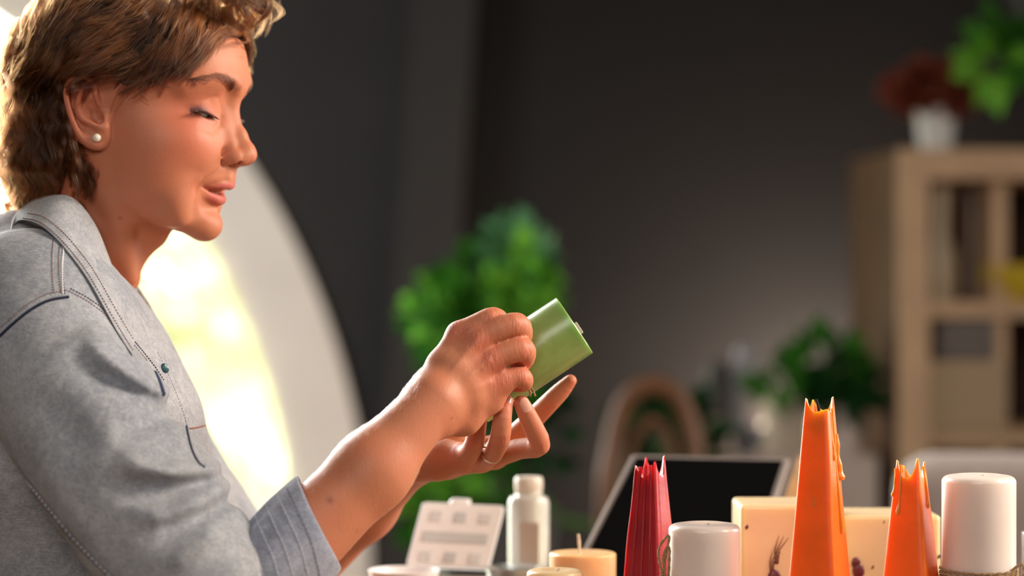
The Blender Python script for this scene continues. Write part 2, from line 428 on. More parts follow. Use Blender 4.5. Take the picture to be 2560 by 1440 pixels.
M_TWINE = simple('jute_twine', (0.46, 0.31, 0.17), 0.95, 0.35, 700, 0.6)

def pillar(root, r, h, mat, rim=0.008, dome=0.003, name='wax_body'):
    prof = [(0, 0), (r - .001, 0), (r, .001)]
    for k in range(1, 6): prof.append((r, h * k / 6))
    for k in range(9):
        a = k / 8 * math.pi / 2
        prof.append((r - rim * (1 - math.cos(a)), h - rim * .8 + rim * .8 * math.sin(a)))
    prof += [(r - rim * 1.7, h + dome * .2), (r * .55, h + dome * .0), (r * .2, h - dome * .7), (0, h - dome)]
    bm = bmesh.new(); lathe_bm(bm, prof, 96)
    return from_bm(name, bm, mat, root, True, angle=60)
def wick(root, loc, h, mat=None, bend=0.002, r=0.0011):
    bm = bmesh.new()
    pts = [Vector(loc) + Vector((bend * (k / 6) ** 2 * 2, 0, -0.004 + (h + .004) * k / 6)) for k in range(7)]
    tube_bm(bm, pts, [r * (1 + .12 * math.sin(k * 2)) for k in range(7)], 10)
    return from_bm('wick', bm, mat or M_WICK, root)
def twine_path(bm, pts, r=0.0011, turns=2200):
    """two twisted yarns along a path"""
    P_ = catmull(pts, 10)
    L = [0]
    for a, b in zip(P_[:-1], P_[1:]): L.append(L[-1] + (b - a).length)
    n = max(20, int(L[-1] / 0.0012))
    for ph in (0, math.pi):
        q = []; j = 0
        for i in range(n + 1):
            d = L[-1] * i / n
            while j < len(L) - 2 and L[j + 1] < d: j += 1
            t = (d - L[j]) / max(1e-9, L[j + 1] - L[j]); p = P_[j].lerp(P_[j + 1], t); tg = (P_[j + 1] - P_[j]).normalized()
            a = tg.cross(Vector((0.13, 0.2, 0.97))).normalized(); b = tg.cross(a)
            an = ph + d * turns
            q.append(p + (a * math.cos(an) + b * math.sin(an)) * r * 0.62)
        tube_bm(bm, q, r * 0.72, 6)

# --- white pillar candles
def white_candle(px, y, dia_px, top_py, label, twine):
    s = (DIST + y) / F_PX; r = dia_px * s / 2; h = topz(top_py, y) - TZ
    root = empty('pillar_candle', T(px, y), 0, label, 'candle', 'white pillar candles')
    pillar(root, r, h, W_WHITE, rim=0.007, dome=0.004)
    wick(root, (0, 0, h - 0.004), 0.004 if not twine == 'low' else 0.003)
    return root, r, h
ca, ra, ha = white_candle(1761, -0.12, 180, 1309, 'short white pillar candle with a twine bow on its left side', 'bow')
bm = bmesh.new()
zc = 0.5 * ha
cz = topz(1425, -0.12) - TZ
for dz in (-.0012, .0012):
    twine_path(bm, [Vector(((ra + .001) * math.cos(a), (ra + .001) * math.sin(a), cz - 0.022 + dz)) for a in [2 * math.pi * k / 28 for k in range(29)]])
kx = -ra - 0.001
for pts in ([(kx, -.004, cz - .02), (kx - .007, -.008, cz + .008), (kx - .0075, -.010, cz + .020), (kx - .002, -.012, cz + .029), (kx + .001, -.012, cz + .030), (kx - .001, -.010, cz + .017), (kx - .003, -.006, cz), (kx, -.004, cz - .02)],
            [(kx, -.004, cz - .02), (kx - .003, -.010, cz + .002), (kx - .004, -.014, cz + .014), (kx + .000, -.015, cz + .022), (kx + .001, -.013, cz + .012), (kx, -.006, cz - .018)],
            [(kx - .001, -.006, cz - .006), (kx - .006, -.008, cz - .004), (kx - .007, -.008, cz - .020), (kx - .006, -.010, cz - .035)],
            [(kx, -.006, cz - .006), (kx - .003, -.012, cz - .010), (kx - .002, -.012, cz - .030), (kx - .005, -.012, cz - .042)]):
    twine_path(bm, [Vector(p) for p in pts], 0.0012)
bow = from_bm('twine_bow', bm, M_TWINE, ca)
cb, rb, hb = white_candle(2447, -0.12, 184, 1188, 'tall white pillar candle tied with twine at the right', 'wrap')
bm = bmesh.new()
tz_ = topz(1433, -0.12 - rb) - TZ
for j in range(3):
    twine_path(bm, [Vector(((rb + .0012) * math.cos(a), (rb + .0012) * math.sin(a), tz_ + 0.0005 - j * .0028 + 0.0012 * math.sin(a + j))) for a in [2 * math.pi * k / 28 for k in range(29)]])
twine_path(bm, [Vector(p) for p in ((rb * .75, -rb * .7, tz_ + .001), (rb * .95, -rb * .72, tz_ + .006), (rb * 1.08, -rb * .6, tz_ + .004), (rb * 1.05, -rb * .62, tz_ - .008), (rb * .85, -rb * .75, tz_ - .003))], 0.0012)
from_bm('twine_wrap', bm, M_TWINE, cb)

# --- tall tapered square candles, burnt down to horned rims
def spire(px, y, top_py, w_top, w_bot_px, label, mat, dripm, yaw, horns, seed, group=None, base_drop=0.0, drips=(), ribs=0):
    s = (DIST + y) / F_PX
    zt = topz(top_py, y) - TZ
    z1440 = topz(1440, y) - TZ
    # half widths (corner to corner over the view) at the top and at row 1440, continued to the table
    root = empty('tapered_candle', T(px, y), yaw, label, 'candle', group)
    wt = w_top * s / 2; wb = w_bot_px * s / 2
    slope = (wb - wt) / (zt - z1440)
    w0 = wt + slope * zt
    k_ = 1 / (abs(math.cos(yaw)) + abs(math.sin(yaw)))          # silhouette half width of a turned square
    bm = bmesh.new(); nz, ns = 46, 20; rings = []
    rnd = random.Random(seed)
    ph = [rnd.uniform(0, 6.28) for _ in range(8)]
    def top_profile(c, side, t):
        # height of the rim along one side: high at corners, eaten away between
        h0, h1 = horns[side], horns[(side + 1) % 4]
        e = abs(2 * t - 1)
        hc = (h0 if t < .5 else h1)
        return hc * min(1.0, e / 0.9) ** 2.0 + 0.0008 * math.sin(7 * t + ph[side]) * (1 - e)
    for i in range(nz + 1):
        f = i / nz; ring = []
        for sd in range(4):
            for j in range(ns):
                t = j / ns
                rim = top_profile(None, sd, t)
                z = f * (zt - max(horns) + rim)
                hw = (w0 - slope * z) * k_
                bev = 0.08
                u_ = -1 + 2 * t
                cx, cy = [(u_, -1), (1, u_), (-u_, 1), (-1, -u_)][sd]
                m_ = max(abs(cx), abs(cy)); rr = (abs(cx) ** 9 + abs(cy) ** 9) ** (1 / 9)
                cx, cy = cx / rr, cy / rr
                if ribs: 
                    g = 1 - ribs * max(0, math.sin(3.0 * math.pi * t)) ** 8 * 0.05
                    cx *= g; cy *= g
                hw2 = hw * (1 + 0.006 * math.sin(13 * f + ph[sd]))
                ring.append(bm.verts.new((cx * hw2, cy * hw2, z)))
        rings.append(ring)
    N = 4 * ns
    for a, b in zip(rings[:-1], rings[1:]):
        for k in range(N): bm.faces.new((a[k], a[(k + 1) % N], b[(k + 1) % N], b[k]))
    # thin rim turned inwards and down into the burnt bowl
    prev = rings[-1]
    for sc, dz in ((0.90, -0.001), (0.78, -0.006), (0.55, -0.0100), (0.25, -0.012)):
        ring = []
        for k in range(N):
            v = rings[-1][k].co
            z = v.z + dz if sc > .85 else (zt - 0.024 + (v.z - zt + .022) * (sc - .2) * .35 + dz * .5)
            ring.append(bm.verts.new((v.x * sc, v.y * sc, z)))
        for k in range(N): bm.faces.new((prev[k], prev[(k + 1) % N], ring[(k + 1) % N], ring[k]))
        prev = ring
    bm.faces.new(prev); bm.faces.new(rings[0][::-1])
    body_ = from_bm('wax_body', bm, mat, root, True, angle=50)
    for (a_u, z0_py, z1_py, rr, sd) in drips:
        bm = bmesh.new(); pts = []; rad = []
        z0 = topz(z0_py, y) - TZ; z1 = topz(z1_py, y) - TZ
        for k in range(15):
            t = k / 14; z = z0 + (z1 - z0) * t; hw = (w0 - slope * z) * k_
            cx, cy = [(a_u, -1), (1, a_u), (-a_u, 1), (-1, -a_u)][sd]
            pts.append(Vector((cx * hw, cy * hw, z)) + Vector((0.0006 * math.sin(5 * t + seed), 0, 0)))
            rad.append(rr * (0.55 + 0.35 * math.sin(7 * t + seed) ** 2 + 0.75 * math.exp(-((t - .93) / .07) ** 2)))
        tube_bm(bm, pts, rad, 10); from_bm('wax_drip', bm, dripm, root)
    return root, zt
c1, zt1 = spire(2049, -0.14, 992, 78, 168, 'tall orange tapered candle, tallest on the table, with a black wick', W_ORANGE, W_ORANGE_P, math.radians(-27), (0.011, 0.002, 0.012, 0.009), 3,
                'orange tapered candles', drips=((0.15, 1020, 1330, 0.0021, 1), (0.55, 1085, 1200, 0.0034, 1), (-0.2, 1030, 1150, 0.0013, 1), (0.05, 1235, 1262, 0.0008, 0)))
wick(c1, (0.001, 0, zt1 - 0.024), 0.022, M_CHAR, -0.002, 0.0012)
c2_, zt2 = spire(2277, -0.12, 1143, 78, 156, 'smaller orange tapered candle between the tall one and the white pillar', W_ORANGE, W_ORANGE_P, math.radians(-28), (0.016, 0.018, 0.014, 0.010), 5,
                'orange tapered candles', drips=((-0.45, 1160, 1285, 0.0014, 0), (0.25, 1165, 1270, 0.0015, 1), (-0.9, 1170, 1240, 0.001, 0)))
wick(c2_, (0, 0, zt2 - 0.024), 0.006, M_CHAR)
c3, zt3 = spire(1626, -0.06, 1140, 78, 142, 'dark red tapered candle with a horned rim and deep ribs', W_RED, W_RED, math.radians(-31), (0.010, 0.014, 0.018, 0.016), 8, None, ribs=1,
                drips=((-0.45, 1165, 1570, 0.0019, 0), (0.05, 1160, 1575, 0.0021, 0), (-0.85, 1175, 1560, 0.0014, 0), (0.5, 1160, 1575, 0.0017, 0)))
wick(c3, (0, 0, zt3 - 0.024), 0.005, M_CHAR)

# --- wide ivory block candles with dried stems and berries
def block(px0, px1, top_py, y, depth, label, seed, bits):
    s = (DIST + y) / F_PX; w_ = (px1 - px0) * s; h = topz(top_py, y) - TZ
    root = empty('block_candle', (((px0 + px1) / 2 - 1280) * s, y + depth / 2, TZ), 0, label, 'candle', 'ivory block candles')
    bm = bmesh.new(); box_bm(bm, (0, 0, h / 2), (w_, depth, h))
    o = from_bm('wax_body', bm, W_IVORY, root, True, 0.004, 4)
    for (bx, by, ln, ang, kind) in bits:
        z = topz(by, y) - TZ; x = (bx - (px0 + px1) / 2) * s
        bm = bmesh.new()
        if kind == 'stem':
            for q in range(3):
                a = ang + 0.13 * (q - 1)
                p0 = Vector((x + q * .0012, -depth / 2, z)); tube_bm(bm, [p0, p0 + Vector((math.sin(a * .5) * ln * .5, -.0003, math.cos(a) * ln * .5)), p0 + Vector((math.sin(a + .2) * ln, 0, math.cos(a + .2) * ln))], [.0007, .0006, .0002], 6)
            from_bm('dried_stem', bm, M_TWIG, root)
        else:
            bmesh.ops.create_icosphere(bm, subdivisions=3, radius=ln)
            for v in bm.verts: v.co = Vector((v.co.x + x, v.co.y * .35 - depth / 2, v.co.z * 1.3 + z)) * 1.0 + Vector((0, 0, .0006 * math.sin(v.co.x * 2000)))
            from_bm('dried_berry', bm, W_DARKBIT, root)
    return root, h
b1, hb1 = block(1851, 2105, 1262, 0.0, 0.085, 'ivory block candle with dark stems, behind the tallest orange candle', 1,
                [(1867, 1318, 0.0016, 0, 'berry'), (1938, 1410, 0.026, .06, 'stem'), (1926, 1432, 0.020, .02, 'stem'), (1936, 1446, 0.0062, 0, 'berry')])
b2, hb2 = block(2112, 2352, 1288, 0.03, 0.08, 'ivory block candle seen between the two orange tapers', 2,
                [(2140, 1408, 0.0042, .0, 'berry'), (2146, 1428, 0.0056, .0, 'berry'), (2182, 1418, 0.0012, 0, 'berry'), (2347, 1392, 0.0014, 0, 'berry'), (2210, 1305, .0009, 0, 'berry')])
for rt, hh in ((b1, hb1), (b2, hb2)): wick(rt, (0.012, 0, hh), 0.008)

# --- small honey-coloured candle with a long pale wick, and the cream one before it
s_ = (DIST + 0.06) / F_PX
h1 = empty('small_candle', T(1457, 0.06), 0, 'honey coloured round candle with an unburnt pale wick', 'candle')
rr = 83 * s_; hh = topz(1381, 0.06) - TZ
pillar(h1, rr, hh, W_HONEY, 0.0025, 0.001); wick(h1, (-0.003, 0, hh), 0.017, None, -0.0006, 0.0014)
h2 = empty('small_candle', T(1387, -0.06), 0, 'low cream candle with a rounded rim, before the honey coloured one', 'candle')
hh = topz(1424, -0.06) - TZ; pillar(h2, 70 * (DIST - .06) / F_PX, hh, W_IVORY, 0.005, 0.002); wick(h2, (0, 0, hh - .003), 0.004)

# --- purple candle whose edge shows at the frame's right side
p1 = empty('purple_candle', T(2640, -0.02), 0, 'dark mauve candle at the right edge, cut by the frame', 'candle')
pillar(p1, 85 * (DIST - .02) / F_PX, topz(1325, -.02) - TZ, wax('mauve_wax', (0.12, 0.06, 0.09), 0.4).m, 0.004, 0.002); wick(p1, (0, 0, topz(1325, -.02) - TZ), .006)

# --- the green candle held in the hands
W_GREEN = wax('green_wax', (0.24, 0.37, 0.105), 0.30, 0.45, (.45, 1, .25), 0.02, 0.22, 22, 0.35, 0.3).m
ya = -0.058; E0 = P(1437, 813, ya); dirp = (P(1287, 912, ya) - E0).normalized(); rG = 83 * (DIST + ya) / F_PX; LG = 0.112
gc = empty('pillar_candle', E0 + dirp * LG, 0, 'pale green pillar candle held slanted in both hands', 'candle')
gc.rotation_euler = (-dirp).to_track_quat('Z', 'Y').to_euler()
bm = bmesh.new()
prof = [(0, 0), (rG - .0015, 0), (rG, .0015)] + [(rG, LG * k / 8) for k in range(1, 8)] + [(rG, LG - .0008), (rG - .0008, LG), (rG * .6, LG - .0004), (0, LG - .0004)]
lathe_bm(bm, prof, 96); from_bm('wax_body', bm, W_GREEN, gc, True, angle=30)
bm = bmesh.new(); box_bm(bm, (0.0035, -0.004, LG + 0.0012), (0.0024, 0.0115, 0.0034)); o = from_bm('wick', bm, simple('flat_wick', (0.50, 0.45, 0.38), .8), gc, True, 0.0006)
# loose twine from the far end, caught under the little finger
bm = bmesh.new(); hpt = [P(1295, 955, -0.094), P(1318, 962, -0.098), P(1330, 972, -0.094), P(1338, 990, -0.088)]
twine_path(bm, hpt, 0.0010); twine_path(bm, [P(1300, 958, -0.094), P(1322, 972, -0.096), P(1326, 990, -0.090)], 0.0009)
tw = from_bm('twine', bm, M_TWINE); tag(tw, 'short end of jute twine between the little finger and the green candle', 'twine')

# --- clear pump bottle with milky contents
M_CLEAR = simple('milky_plastic', (0.74, 0.72, 0.66), 0.25, 0.03, 20, Transmission_Weight=0.35)
M_GREY = simple('greige_liquid', (0.42, 0.33, 0.27), 0.4, 0.04, 20)
yb = 0.27; s_ = (DIST + yb) / F_PX
bt = empty('bottle', T(1322, yb), 0, 'small translucent bottle with a pale cap behind the hands', 'bottle')
hB = topz(1240, yb) - TZ; rB = 51 * s_
bm = bmesh.new(); lathe_bm(bm, [(0, 0), (rB - .002, 0), (rB, .002), (rB, hB - .006), (rB - .002, hB - .001), (rB * .75, hB), (rB * .66, hB + .002), (rB * .66, hB + .006), (0, hB + .006)], 64); from_bm('bottle_body', bm, M_CLEAR, bt, True, angle=35)
bm = bmesh.new(); box_bm(bm, (0, -rB - 0.0002, hB * .43), (rB * .98, 0.0016, hB * .62)); from_bm('label_panel', bm, M_GREY, bt, True, 0.0006)
hC = topz(1192, yb) - TZ
bm = bmesh.new(); lathe_bm(bm, [(0, hB + .005), (rB * .66, hB + .005), (rB * .69, hB + .008), (rB * .69, hC - .003), (rB * .62, hC), (0, hC)], 48); from_bm('cap', bm, simple('pale_cap', (0.62, 0.55, 0.47), .4), bt, True, angle=35)
# --- silver lid beside it
ld = empty('metal_tin', T(1290, 0.20), 0, 'low round metal tin in front of the bottle', 'tin')
hl = topz(1416, 0.20) - TZ; rl = 72 * (DIST + .2) / F_PX
bm = bmesh.new(); lathe_bm(bm, [(0, 0), (rl, 0), (rl, hl - .006), (rl + .001, hl - .005), (rl + .001, hl - .001), (rl - .002, hl), (0, hl - .001)], 64); from_bm('tin_body', bm, simple('dull_metal', (.35, .36, .35), .35, .1, 40, Metallic=.7), ld, True, angle=35)

# --- white indoor thermometer board leaning back, grey digits
M_WP = simple('white_plastic', (0.78, 0.76, 0.76), 0.35, 0.02, 20)
M_LCD = simple('lcd_grey', (0.50, 0.52, 0.53), 0.3, 0.03, 40)
M_INK = simple('grey_print', (0.30, 0.32, 0.34), 0.5, 0.03, 40)
yt = 0.22
ax_ = P(1015, 1415, yt); bx_ = P(1222, 1425, yt); cx_ = P(1252, 1262, yt + .02); dx_ = P(1068, 1262, yt + .02)
dsp = empty('mould_tray', (0, 0, 0), 0, 'white plastic tray with two rows of small wells, propped up behind the table', 'tray')
dsp.location = ((ax_ + bx_) / 2)
dsp.location.z = TZ
o0 = (ax_ + bx_) / 2; X_ = (bx_ - ax_); Y_ = ((cx_ + dx_) / 2 - o0)
wX = X_.length; wY = Y_.length; ex = X_.normalized(); ey = Y_.normalized(); ez = ex.cross(ey).normalized()
def board(u, v, du, dv, dz, th, mat, name, bev=0.0):
    bm = bmesh.new(); r_ = bmesh.ops.create_cube(bm, size=1)
    for vt in bm.verts:
        a, b, c = vt.co.x * du + u, vt.co.y * dv + v, vt.co.z * th + dz
        vt.co = o0 + ex * (a * wX) + ey * (b * wY) + ez * c - Vector(dsp.location)
    return from_bm(name, bm, mat, dsp, True, bev)
for v_ in [0]:
    bm = bmesh.new(); n = 8; pts = []
    hw, hh_ = 0.5, 0.5; rr_ = 0.055
    for cxs, cys, a0 in ((1, 1, 0), (-1, 1, 90), (-1, -1, 180), (1, -1, 270)):
        for k in range(n + 1):
            a = math.radians(a0 + 90 * k / n); pts.append((cxs * (hw - rr_) + rr_ * math.cos(a), cys * (hh_ - rr_) + rr_ * math.sin(a)))
    f = [bm.verts.new(o0 + ex * (a * wX) + ey * ((b + .5) * wY * 1.0) + ez * .005 - Vector(dsp.location)) for a, b in pts]
    g = [bm.verts.new(o0 + ex * (a * wX) + ey * ((b + .5) * wY * 1.0) - ez * .005 - Vector(dsp.location)) for a, b in pts]
    bm.faces.new(f); bm.faces.new(g[::-1])
    for k in range(len(pts)): bm.faces.new((f[k], g[k], g[(k + 1) % len(pts)], f[(k + 1) % len(pts)]))
    from_bm('tray_plate', bm, M_WP, dsp, True, 0.0015)
board(-0.05, 1.02, 0.26, 0.16, 0, .008, M_WP, 'hanging_tab', 0.004)
for r_, vv in enumerate((0.78, 0.15)):
    for c_, uu in enumerate((-0.30, 0.0, 0.30)):
        board(uu, vv, 0.15, 0.17, .0052, .0012, M_LCD if c_ == 1 else simple('well_grey', (.60, .60, .60), .4), 'well', 0.0008)
board(0.0, 0.46, 0.80, 0.17, .0052, .0012, M_INK if False else M_LCD, 'grey_band', 0.0008)
bm = bmesh.new(); box_bm(bm, (0, 0.015, 0.006), (0.10, 0.05, 0.012)); from_bm('foot', bm, M_WP, dsp, True, 0.003)
tl = empty('white_tray', T(1010, 0.16), 0, 'white plastic dish low at the frame\'s bottom edge under the tray', 'dish')
bm = bmesh.new(); rt_ = 0.035; ht = topz(1424, .16) - TZ; lathe_bm(bm, [(0, 0), (rt_ * .7, 0), (rt_, ht), (rt_ - .002, ht), (rt_ * .68, .003), (0, .003)], 48); from_bm('dish_body', bm, M_WP, tl)

# --- open laptop: black screen with a slim bezel, seen from the front and below eye level
yl = 0.42
def lp(px, py, y): return P(px, py, y)
scr = [lp(1420, 1450, 0.20), lp(1875, 1450, 0.20), lp(1975, 1145, 0.35), lp(1580, 1136, 0.35)]
# --- black-screened tablet leaning back on a wooden stand
M_BEZEL = simple('aluminium_bezel', (0.42, 0.37, 0.36), 0.35, 0.04, 30, Metallic=0.5)
M_SCREEN = simple('black_screen', (0.0025, 0.0025, 0.003), 0.45, 0.1, 10)
M_SCREEN.node_tree.nodes['Principled BSDF'].inputs['Specular IOR Level'].default_value = 0.04
M_STAND = simple('stand_wood', (0.50, 0.27, 0.12), 0.5, 0.15, 25)
lt = empty('tablet_stand', ((scr[0] + scr[1]) / 2).to_tuple()[:2] + (TZ,), 0, 'black screen in a slim metal frame, slanting back behind the candles', 'screen')
lo_ = Vector(lt.location)
# complete the shape down to the table along the slanting sides
def down(a, b, z): 
    t = (z - b.z) / (a.z - b.z); return b + (a - b) * t
q = [down(scr[0], scr[3], TZ + .016), down(scr[1], scr[2], TZ + .016), scr[2], scr[3]]
nrm = (q[1] - q[0]).cross(q[3] - q[0]).normalized()
def slab(name, pts, th, mat, off=0.0, bev=0.0, par=None):
    bm = bmesh.new(); a = [bm.verts.new(p + nrm * off - lo_) for p in pts]; b = [bm.verts.new(p + nrm * (off - th) - lo_) for p in pts]
    bm.faces.new(a); bm.faces.new(b[::-1])
    for k in range(4): bm.faces.new((a[k], b[k], b[(k + 1) % 4], a[(k + 1) % 4]))
    return from_bm(name, bm, mat, par or lt, False, bev)
slab('back_shell', q, 0.008, M_BEZEL, 0.0, 0.0015)
cq = sum(q, Vector()) / 4
def inset(p, d):
    return p + (cq - p) * d
def edge_in(pts, d):
    n = 4; out = []
    for k in range(n):
        p, a, b = pts[k], pts[k - 1], pts[(k + 1) % n]
        e1 = (a - p).normalized(); e2 = (b - p).normalized(); s_ = e1.cross(e2).length
        out.append(p + (e1 + e2) * d / s_)
    return out
slab('screen', edge_in(q, 0.006), 0.003, M_SCREEN, 0.0014)
side = [q[1] + Vector((0.010, 0.012, 0)), q[1] + Vector((0.024, 0.012, 0)), q[2] + Vector((0.024, .012, 0)), q[2] + Vector((0.010, .012, 0))]
slab('stand_arm', side, 0.014, M_STAND, 0.002, 0.001)
bk = empty
bm = bmesh.new(); tube_bm(bm, [(q[2] + q[3]) / 2 - nrm * .014 - lo_, Vector(((q[2].x + q[3].x) / 2, q[2].y + 0.005, TZ + .0075)) - lo_], 0.007, 12); from_bm('prop', bm, M_STAND, lt)
# ------------------------------------------------------------------ far end of the room: shelf unit, plants, chair, vases
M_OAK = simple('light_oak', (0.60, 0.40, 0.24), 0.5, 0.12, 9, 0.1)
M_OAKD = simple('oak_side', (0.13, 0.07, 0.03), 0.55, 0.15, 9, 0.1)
ys = 1.95
def Q3(px, py, y): return P(px, py, y)
xa = P(2285, 0, ys).x; zt_ = P(0, 372, ys).z; s2 = (DIST + ys) / F_PX
shelf = empty('shelf_unit', (xa, ys, 0), 0, 'open light oak cube shelf unit against the dark wall', 'shelf')
shelf.rotation_euler = (0, 0, math.radians(5))
th = 0.052; W_ = 0.86; D_ = 0.36; H_ = zt_
def sh(name, c, s, mat=M_OAK): 
    bm = bmesh.new(); box_bm(bm, c, s); return from_bm(name, bm, mat, shelf, True, 0.002)
sh('side_panel', (0, D_ / 2 + .012, H_ / 2), (th, D_ - .024, H_ - .001), M_OAKD); sh('side_panel', (W_, D_ / 2 + .012, H_ / 2), (th, D_ - .024, H_ - .001), M_OAKD)  # sides darker than the trim: shade put into the oak colour
sh('face_trim', (0, .006, H_ / 2), (th + .002, .0118, H_)); sh('face_trim', (W_, .006, H_ / 2), (th + .002, .0118, H_))
sh('top_panel', (W_ / 2, D_ / 2, H_ - th / 2 + .0005), (W_ - th, D_, th))
xm = (P(2515, 0, ys).x - xa) / math.cos(math.radians(5))
sh('divider', (xm, D_ / 2 + .01, H_ / 2), (0.028, D_ - .03, H_ - th))
rowz = [P(0, py, ys).z for py in (775, 1100)]
for z in rowz + [0.12]: sh('shelf_board', (W_ / 2, D_ / 2 + .008, z), (W_ - th, D_ - .02, 0.03))
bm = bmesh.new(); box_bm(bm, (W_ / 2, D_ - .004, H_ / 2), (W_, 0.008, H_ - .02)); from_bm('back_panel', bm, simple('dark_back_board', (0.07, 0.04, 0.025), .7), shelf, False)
RS = Matrix.Rotation(math.radians(5), 3, 'Z')
def in_shelf(x, y, z): return Vector(shelf.location) + RS @ Vector((x, y, z))
def on(name, x, y, z, label, cat, group=None): return empty(name, in_shelf(x, y, z), math.radians(5), label, cat, group)
# white vase with rust-red dried flowers on top of the unit
vz = H_
px_v = (P(2335, 0, ys + .1).x - xa)
va = on('flower_vase', px_v + .02, 0.13, vz, 'white ceramic vase of rust-red dried flowers on top of the shelf', 'vase')
M_CER = simple('white_ceramic', (0.80, 0.79, 0.76), 0.3, 0.04, 10)
hv = (372 - 258) * s2; rv = 50 * s2
bm = bmesh.new(); lathe_bm(bm, [(0, 0), (rv * .8, 0), (rv * .86, .01), (rv * .95, hv * .5), (rv * 1.05, hv), (rv * .98, hv), (rv * .88, hv * .5), (rv * .75, .012), (0, .012)], 40); from_bm('vase_body', bm, M_CER, va, True, angle=50)
M_RUST = simple('rust_petals', (0.20, 0.035, 0.012), 0.8, 0.4, 50)
leafy('flowers', M_RUST, (0.0, 0, hv + .035), 0.085, 700, 0.024, 5, parent=va, shape=(1, .8, .5))
bm = bmesh.new()
for k in range(9):
    a = k * 2.4; tube_bm(bm, [(0, 0, .01), (.01 * math.cos(a), .01 * math.sin(a), hv), (.05 * math.cos(a), .04 * math.sin(a), hv + .05)], 0.0015, 6)
from_bm('stems', bm, simple('dry_stems', (.12, .08, .03), .8), va)
# tall cream vase, yellow bowl and books in the cubes
z1 = rowz[0] + .015
cv_ = on('tall_vase', (P(2358, 0, ys + .12).x - xa) * 1.02, 0.10, z1, 'tall cream vase in the upper left cube of the shelf', 'vase')
hc = (765 - 450) * s2 * .96; rc = 34 * s2
bm = bmesh.new(); lathe_bm(bm, [(0, 0), (rc * 1.05, 0), (rc * 1.25, hc * .18), (rc * 1.2, hc * .38), (rc * .75, hc * .55), (rc * .8, hc * .8), (rc * 1.0, hc), (rc * .9, hc), (rc * .65, hc * .8), (rc * .62, hc * .55), (rc * 1.0, hc * .35), (rc * .95, .01), (0, .01)], 40); from_bm('vase_body', bm, simple('cream_glaze', (.75, .64, .45), .35), cv_, True, angle=50)
yb_ = on('yellow_bowl', (P(2520, 0, ys + .1).x - xa) * 1.03, 0.06, z1, 'glossy yellow bowl on the middle shelf', 'bowl')
rw = 76 * s2; hw_ = 92 * s2
bm = bmesh.new(); lathe_bm(bm, [(0, 0), (rw * .5, 0), (rw * .55, .006), (rw * .9, hw_ * .45), (rw, hw_), (rw * .94, hw_), (rw * .84, hw_ * .45), (rw * .45, .012), (0, .012)], 48); from_bm('bowl_body', bm, simple('yellow_glaze', (.62, .44, .03), .3), yb_, True, angle=50)
for i, (bx, bw, bh, colr, lab) in enumerate(((2418, 20, 300, (.16, .03, .015), 'thin dark red book standing in the upper cube'), (2452, 24, 270, (.035, .035, .045), 'black book standing right of the red one'))):
    bk_ = on('book', (P(bx, 0, ys + .18).x - xa) * 1.02, 0.18, z1, lab, 'book', 'books in the shelf')
    bm = bmesh.new(); box_bm(bm, (0, 0, bh * s2 / 2), (bw * s2, .16, bh * s2)); from_bm('cover', bm, simple('book_cloth', colr, .7), bk_, True, .001)
    bm = bmesh.new(); box_bm(bm, (0, -.002, bh * s2 / 2), (bw * s2 * .7, .161, bh * s2 * .97)); from_bm('pages', bm, simple('paper', (.5, .45, .36), .9), bk_, False)
z2 = rowz[1] + .015
gb = on('storage_box', (P(2400, 0, ys + .1).x - xa) * 1.02, 0.13, z2 + 0.1205, 'grey fabric box on the stack of boards in the lower cube', 'box')
bm = bmesh.new(); bw_ = 150 * s2; box_bm(bm, (0, 0, .034), (bw_, .22, .068)); from_bm('box_body', bm, simple('grey_felt', (.17, .145, .13), .95, .1, 60), gb, True, .006)
for k in range(4):
    st_ = on('wooden_board', (P(2385, 0, ys + .1).x - xa) * 1.02, 0.13, z2 + k * .0301, ('lowest pale board of the stack under the grey box', 'second pale board from the bottom of the stack', 'third pale board from the bottom of the stack', 'topmost pale board, right under the grey box')[k], 'board', 'pale boards in the lower cube')
    bm = bmesh.new(); box_bm(bm, (0, 0, .0148), (.150, .24, .0292)); from_bm('plank', bm, simple('pale_birch', (.46, .33, .20), .6, .08, 20), st_, True, .003)
# hanging plant at the top right corner
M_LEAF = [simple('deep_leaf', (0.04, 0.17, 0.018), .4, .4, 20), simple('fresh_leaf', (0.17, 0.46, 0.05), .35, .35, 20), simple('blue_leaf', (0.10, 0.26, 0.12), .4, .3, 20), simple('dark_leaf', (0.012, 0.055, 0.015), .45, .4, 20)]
for m_ in M_LEAF:
    m_.node_tree.nodes['Principled BSDF'].inputs['Specular IOR Level'].default_value = 0.05; m_.node_tree.nodes['Principled BSDF'].inputs['Roughness'].default_value = 0.85
yh = 1.95
hp_ = P(2620, 60, yh)
hgp = empty('hanging_plant', (hp_.x, hp_.y, hp_.z), 0, 'trailing green plant hanging at the top right corner', 'plant')
bm = bmesh.new(); lathe_bm(bm, [(0, 0), (.06, 0), (.085, .12), (.08, .12), (.055, .01), (0, .01)], 32); from_bm('pot', bm, simple('dark_pot', (.03, .03, .03), .6), hgp)
leafy('leaves', M_LEAF[0], (0.03, 0, .0), 0.10, 70, 0.045, 9, parent=hgp, shape=(.75, .8, 1.0))
for k, (px, py, r_, n) in enumerate(((2485, 165, .030, 20), (2480, 80, .026, 8), (2540, 110, .04, 18))):
    c = P(px, py, yh); leafy('leaves', M_LEAF[0 if k else 1], tuple(c - hp_), r_, n, .055, 60 + k, parent=hgp)
bm = bmesh.new(); tube_bm(bm, [(0, 0, .12), (0, 0, Z1 - hp_.z - .002)], .003, 8); from_bm('hanger_cord', bm, simple('cord', (.2, .18, .15), .9), hgp)
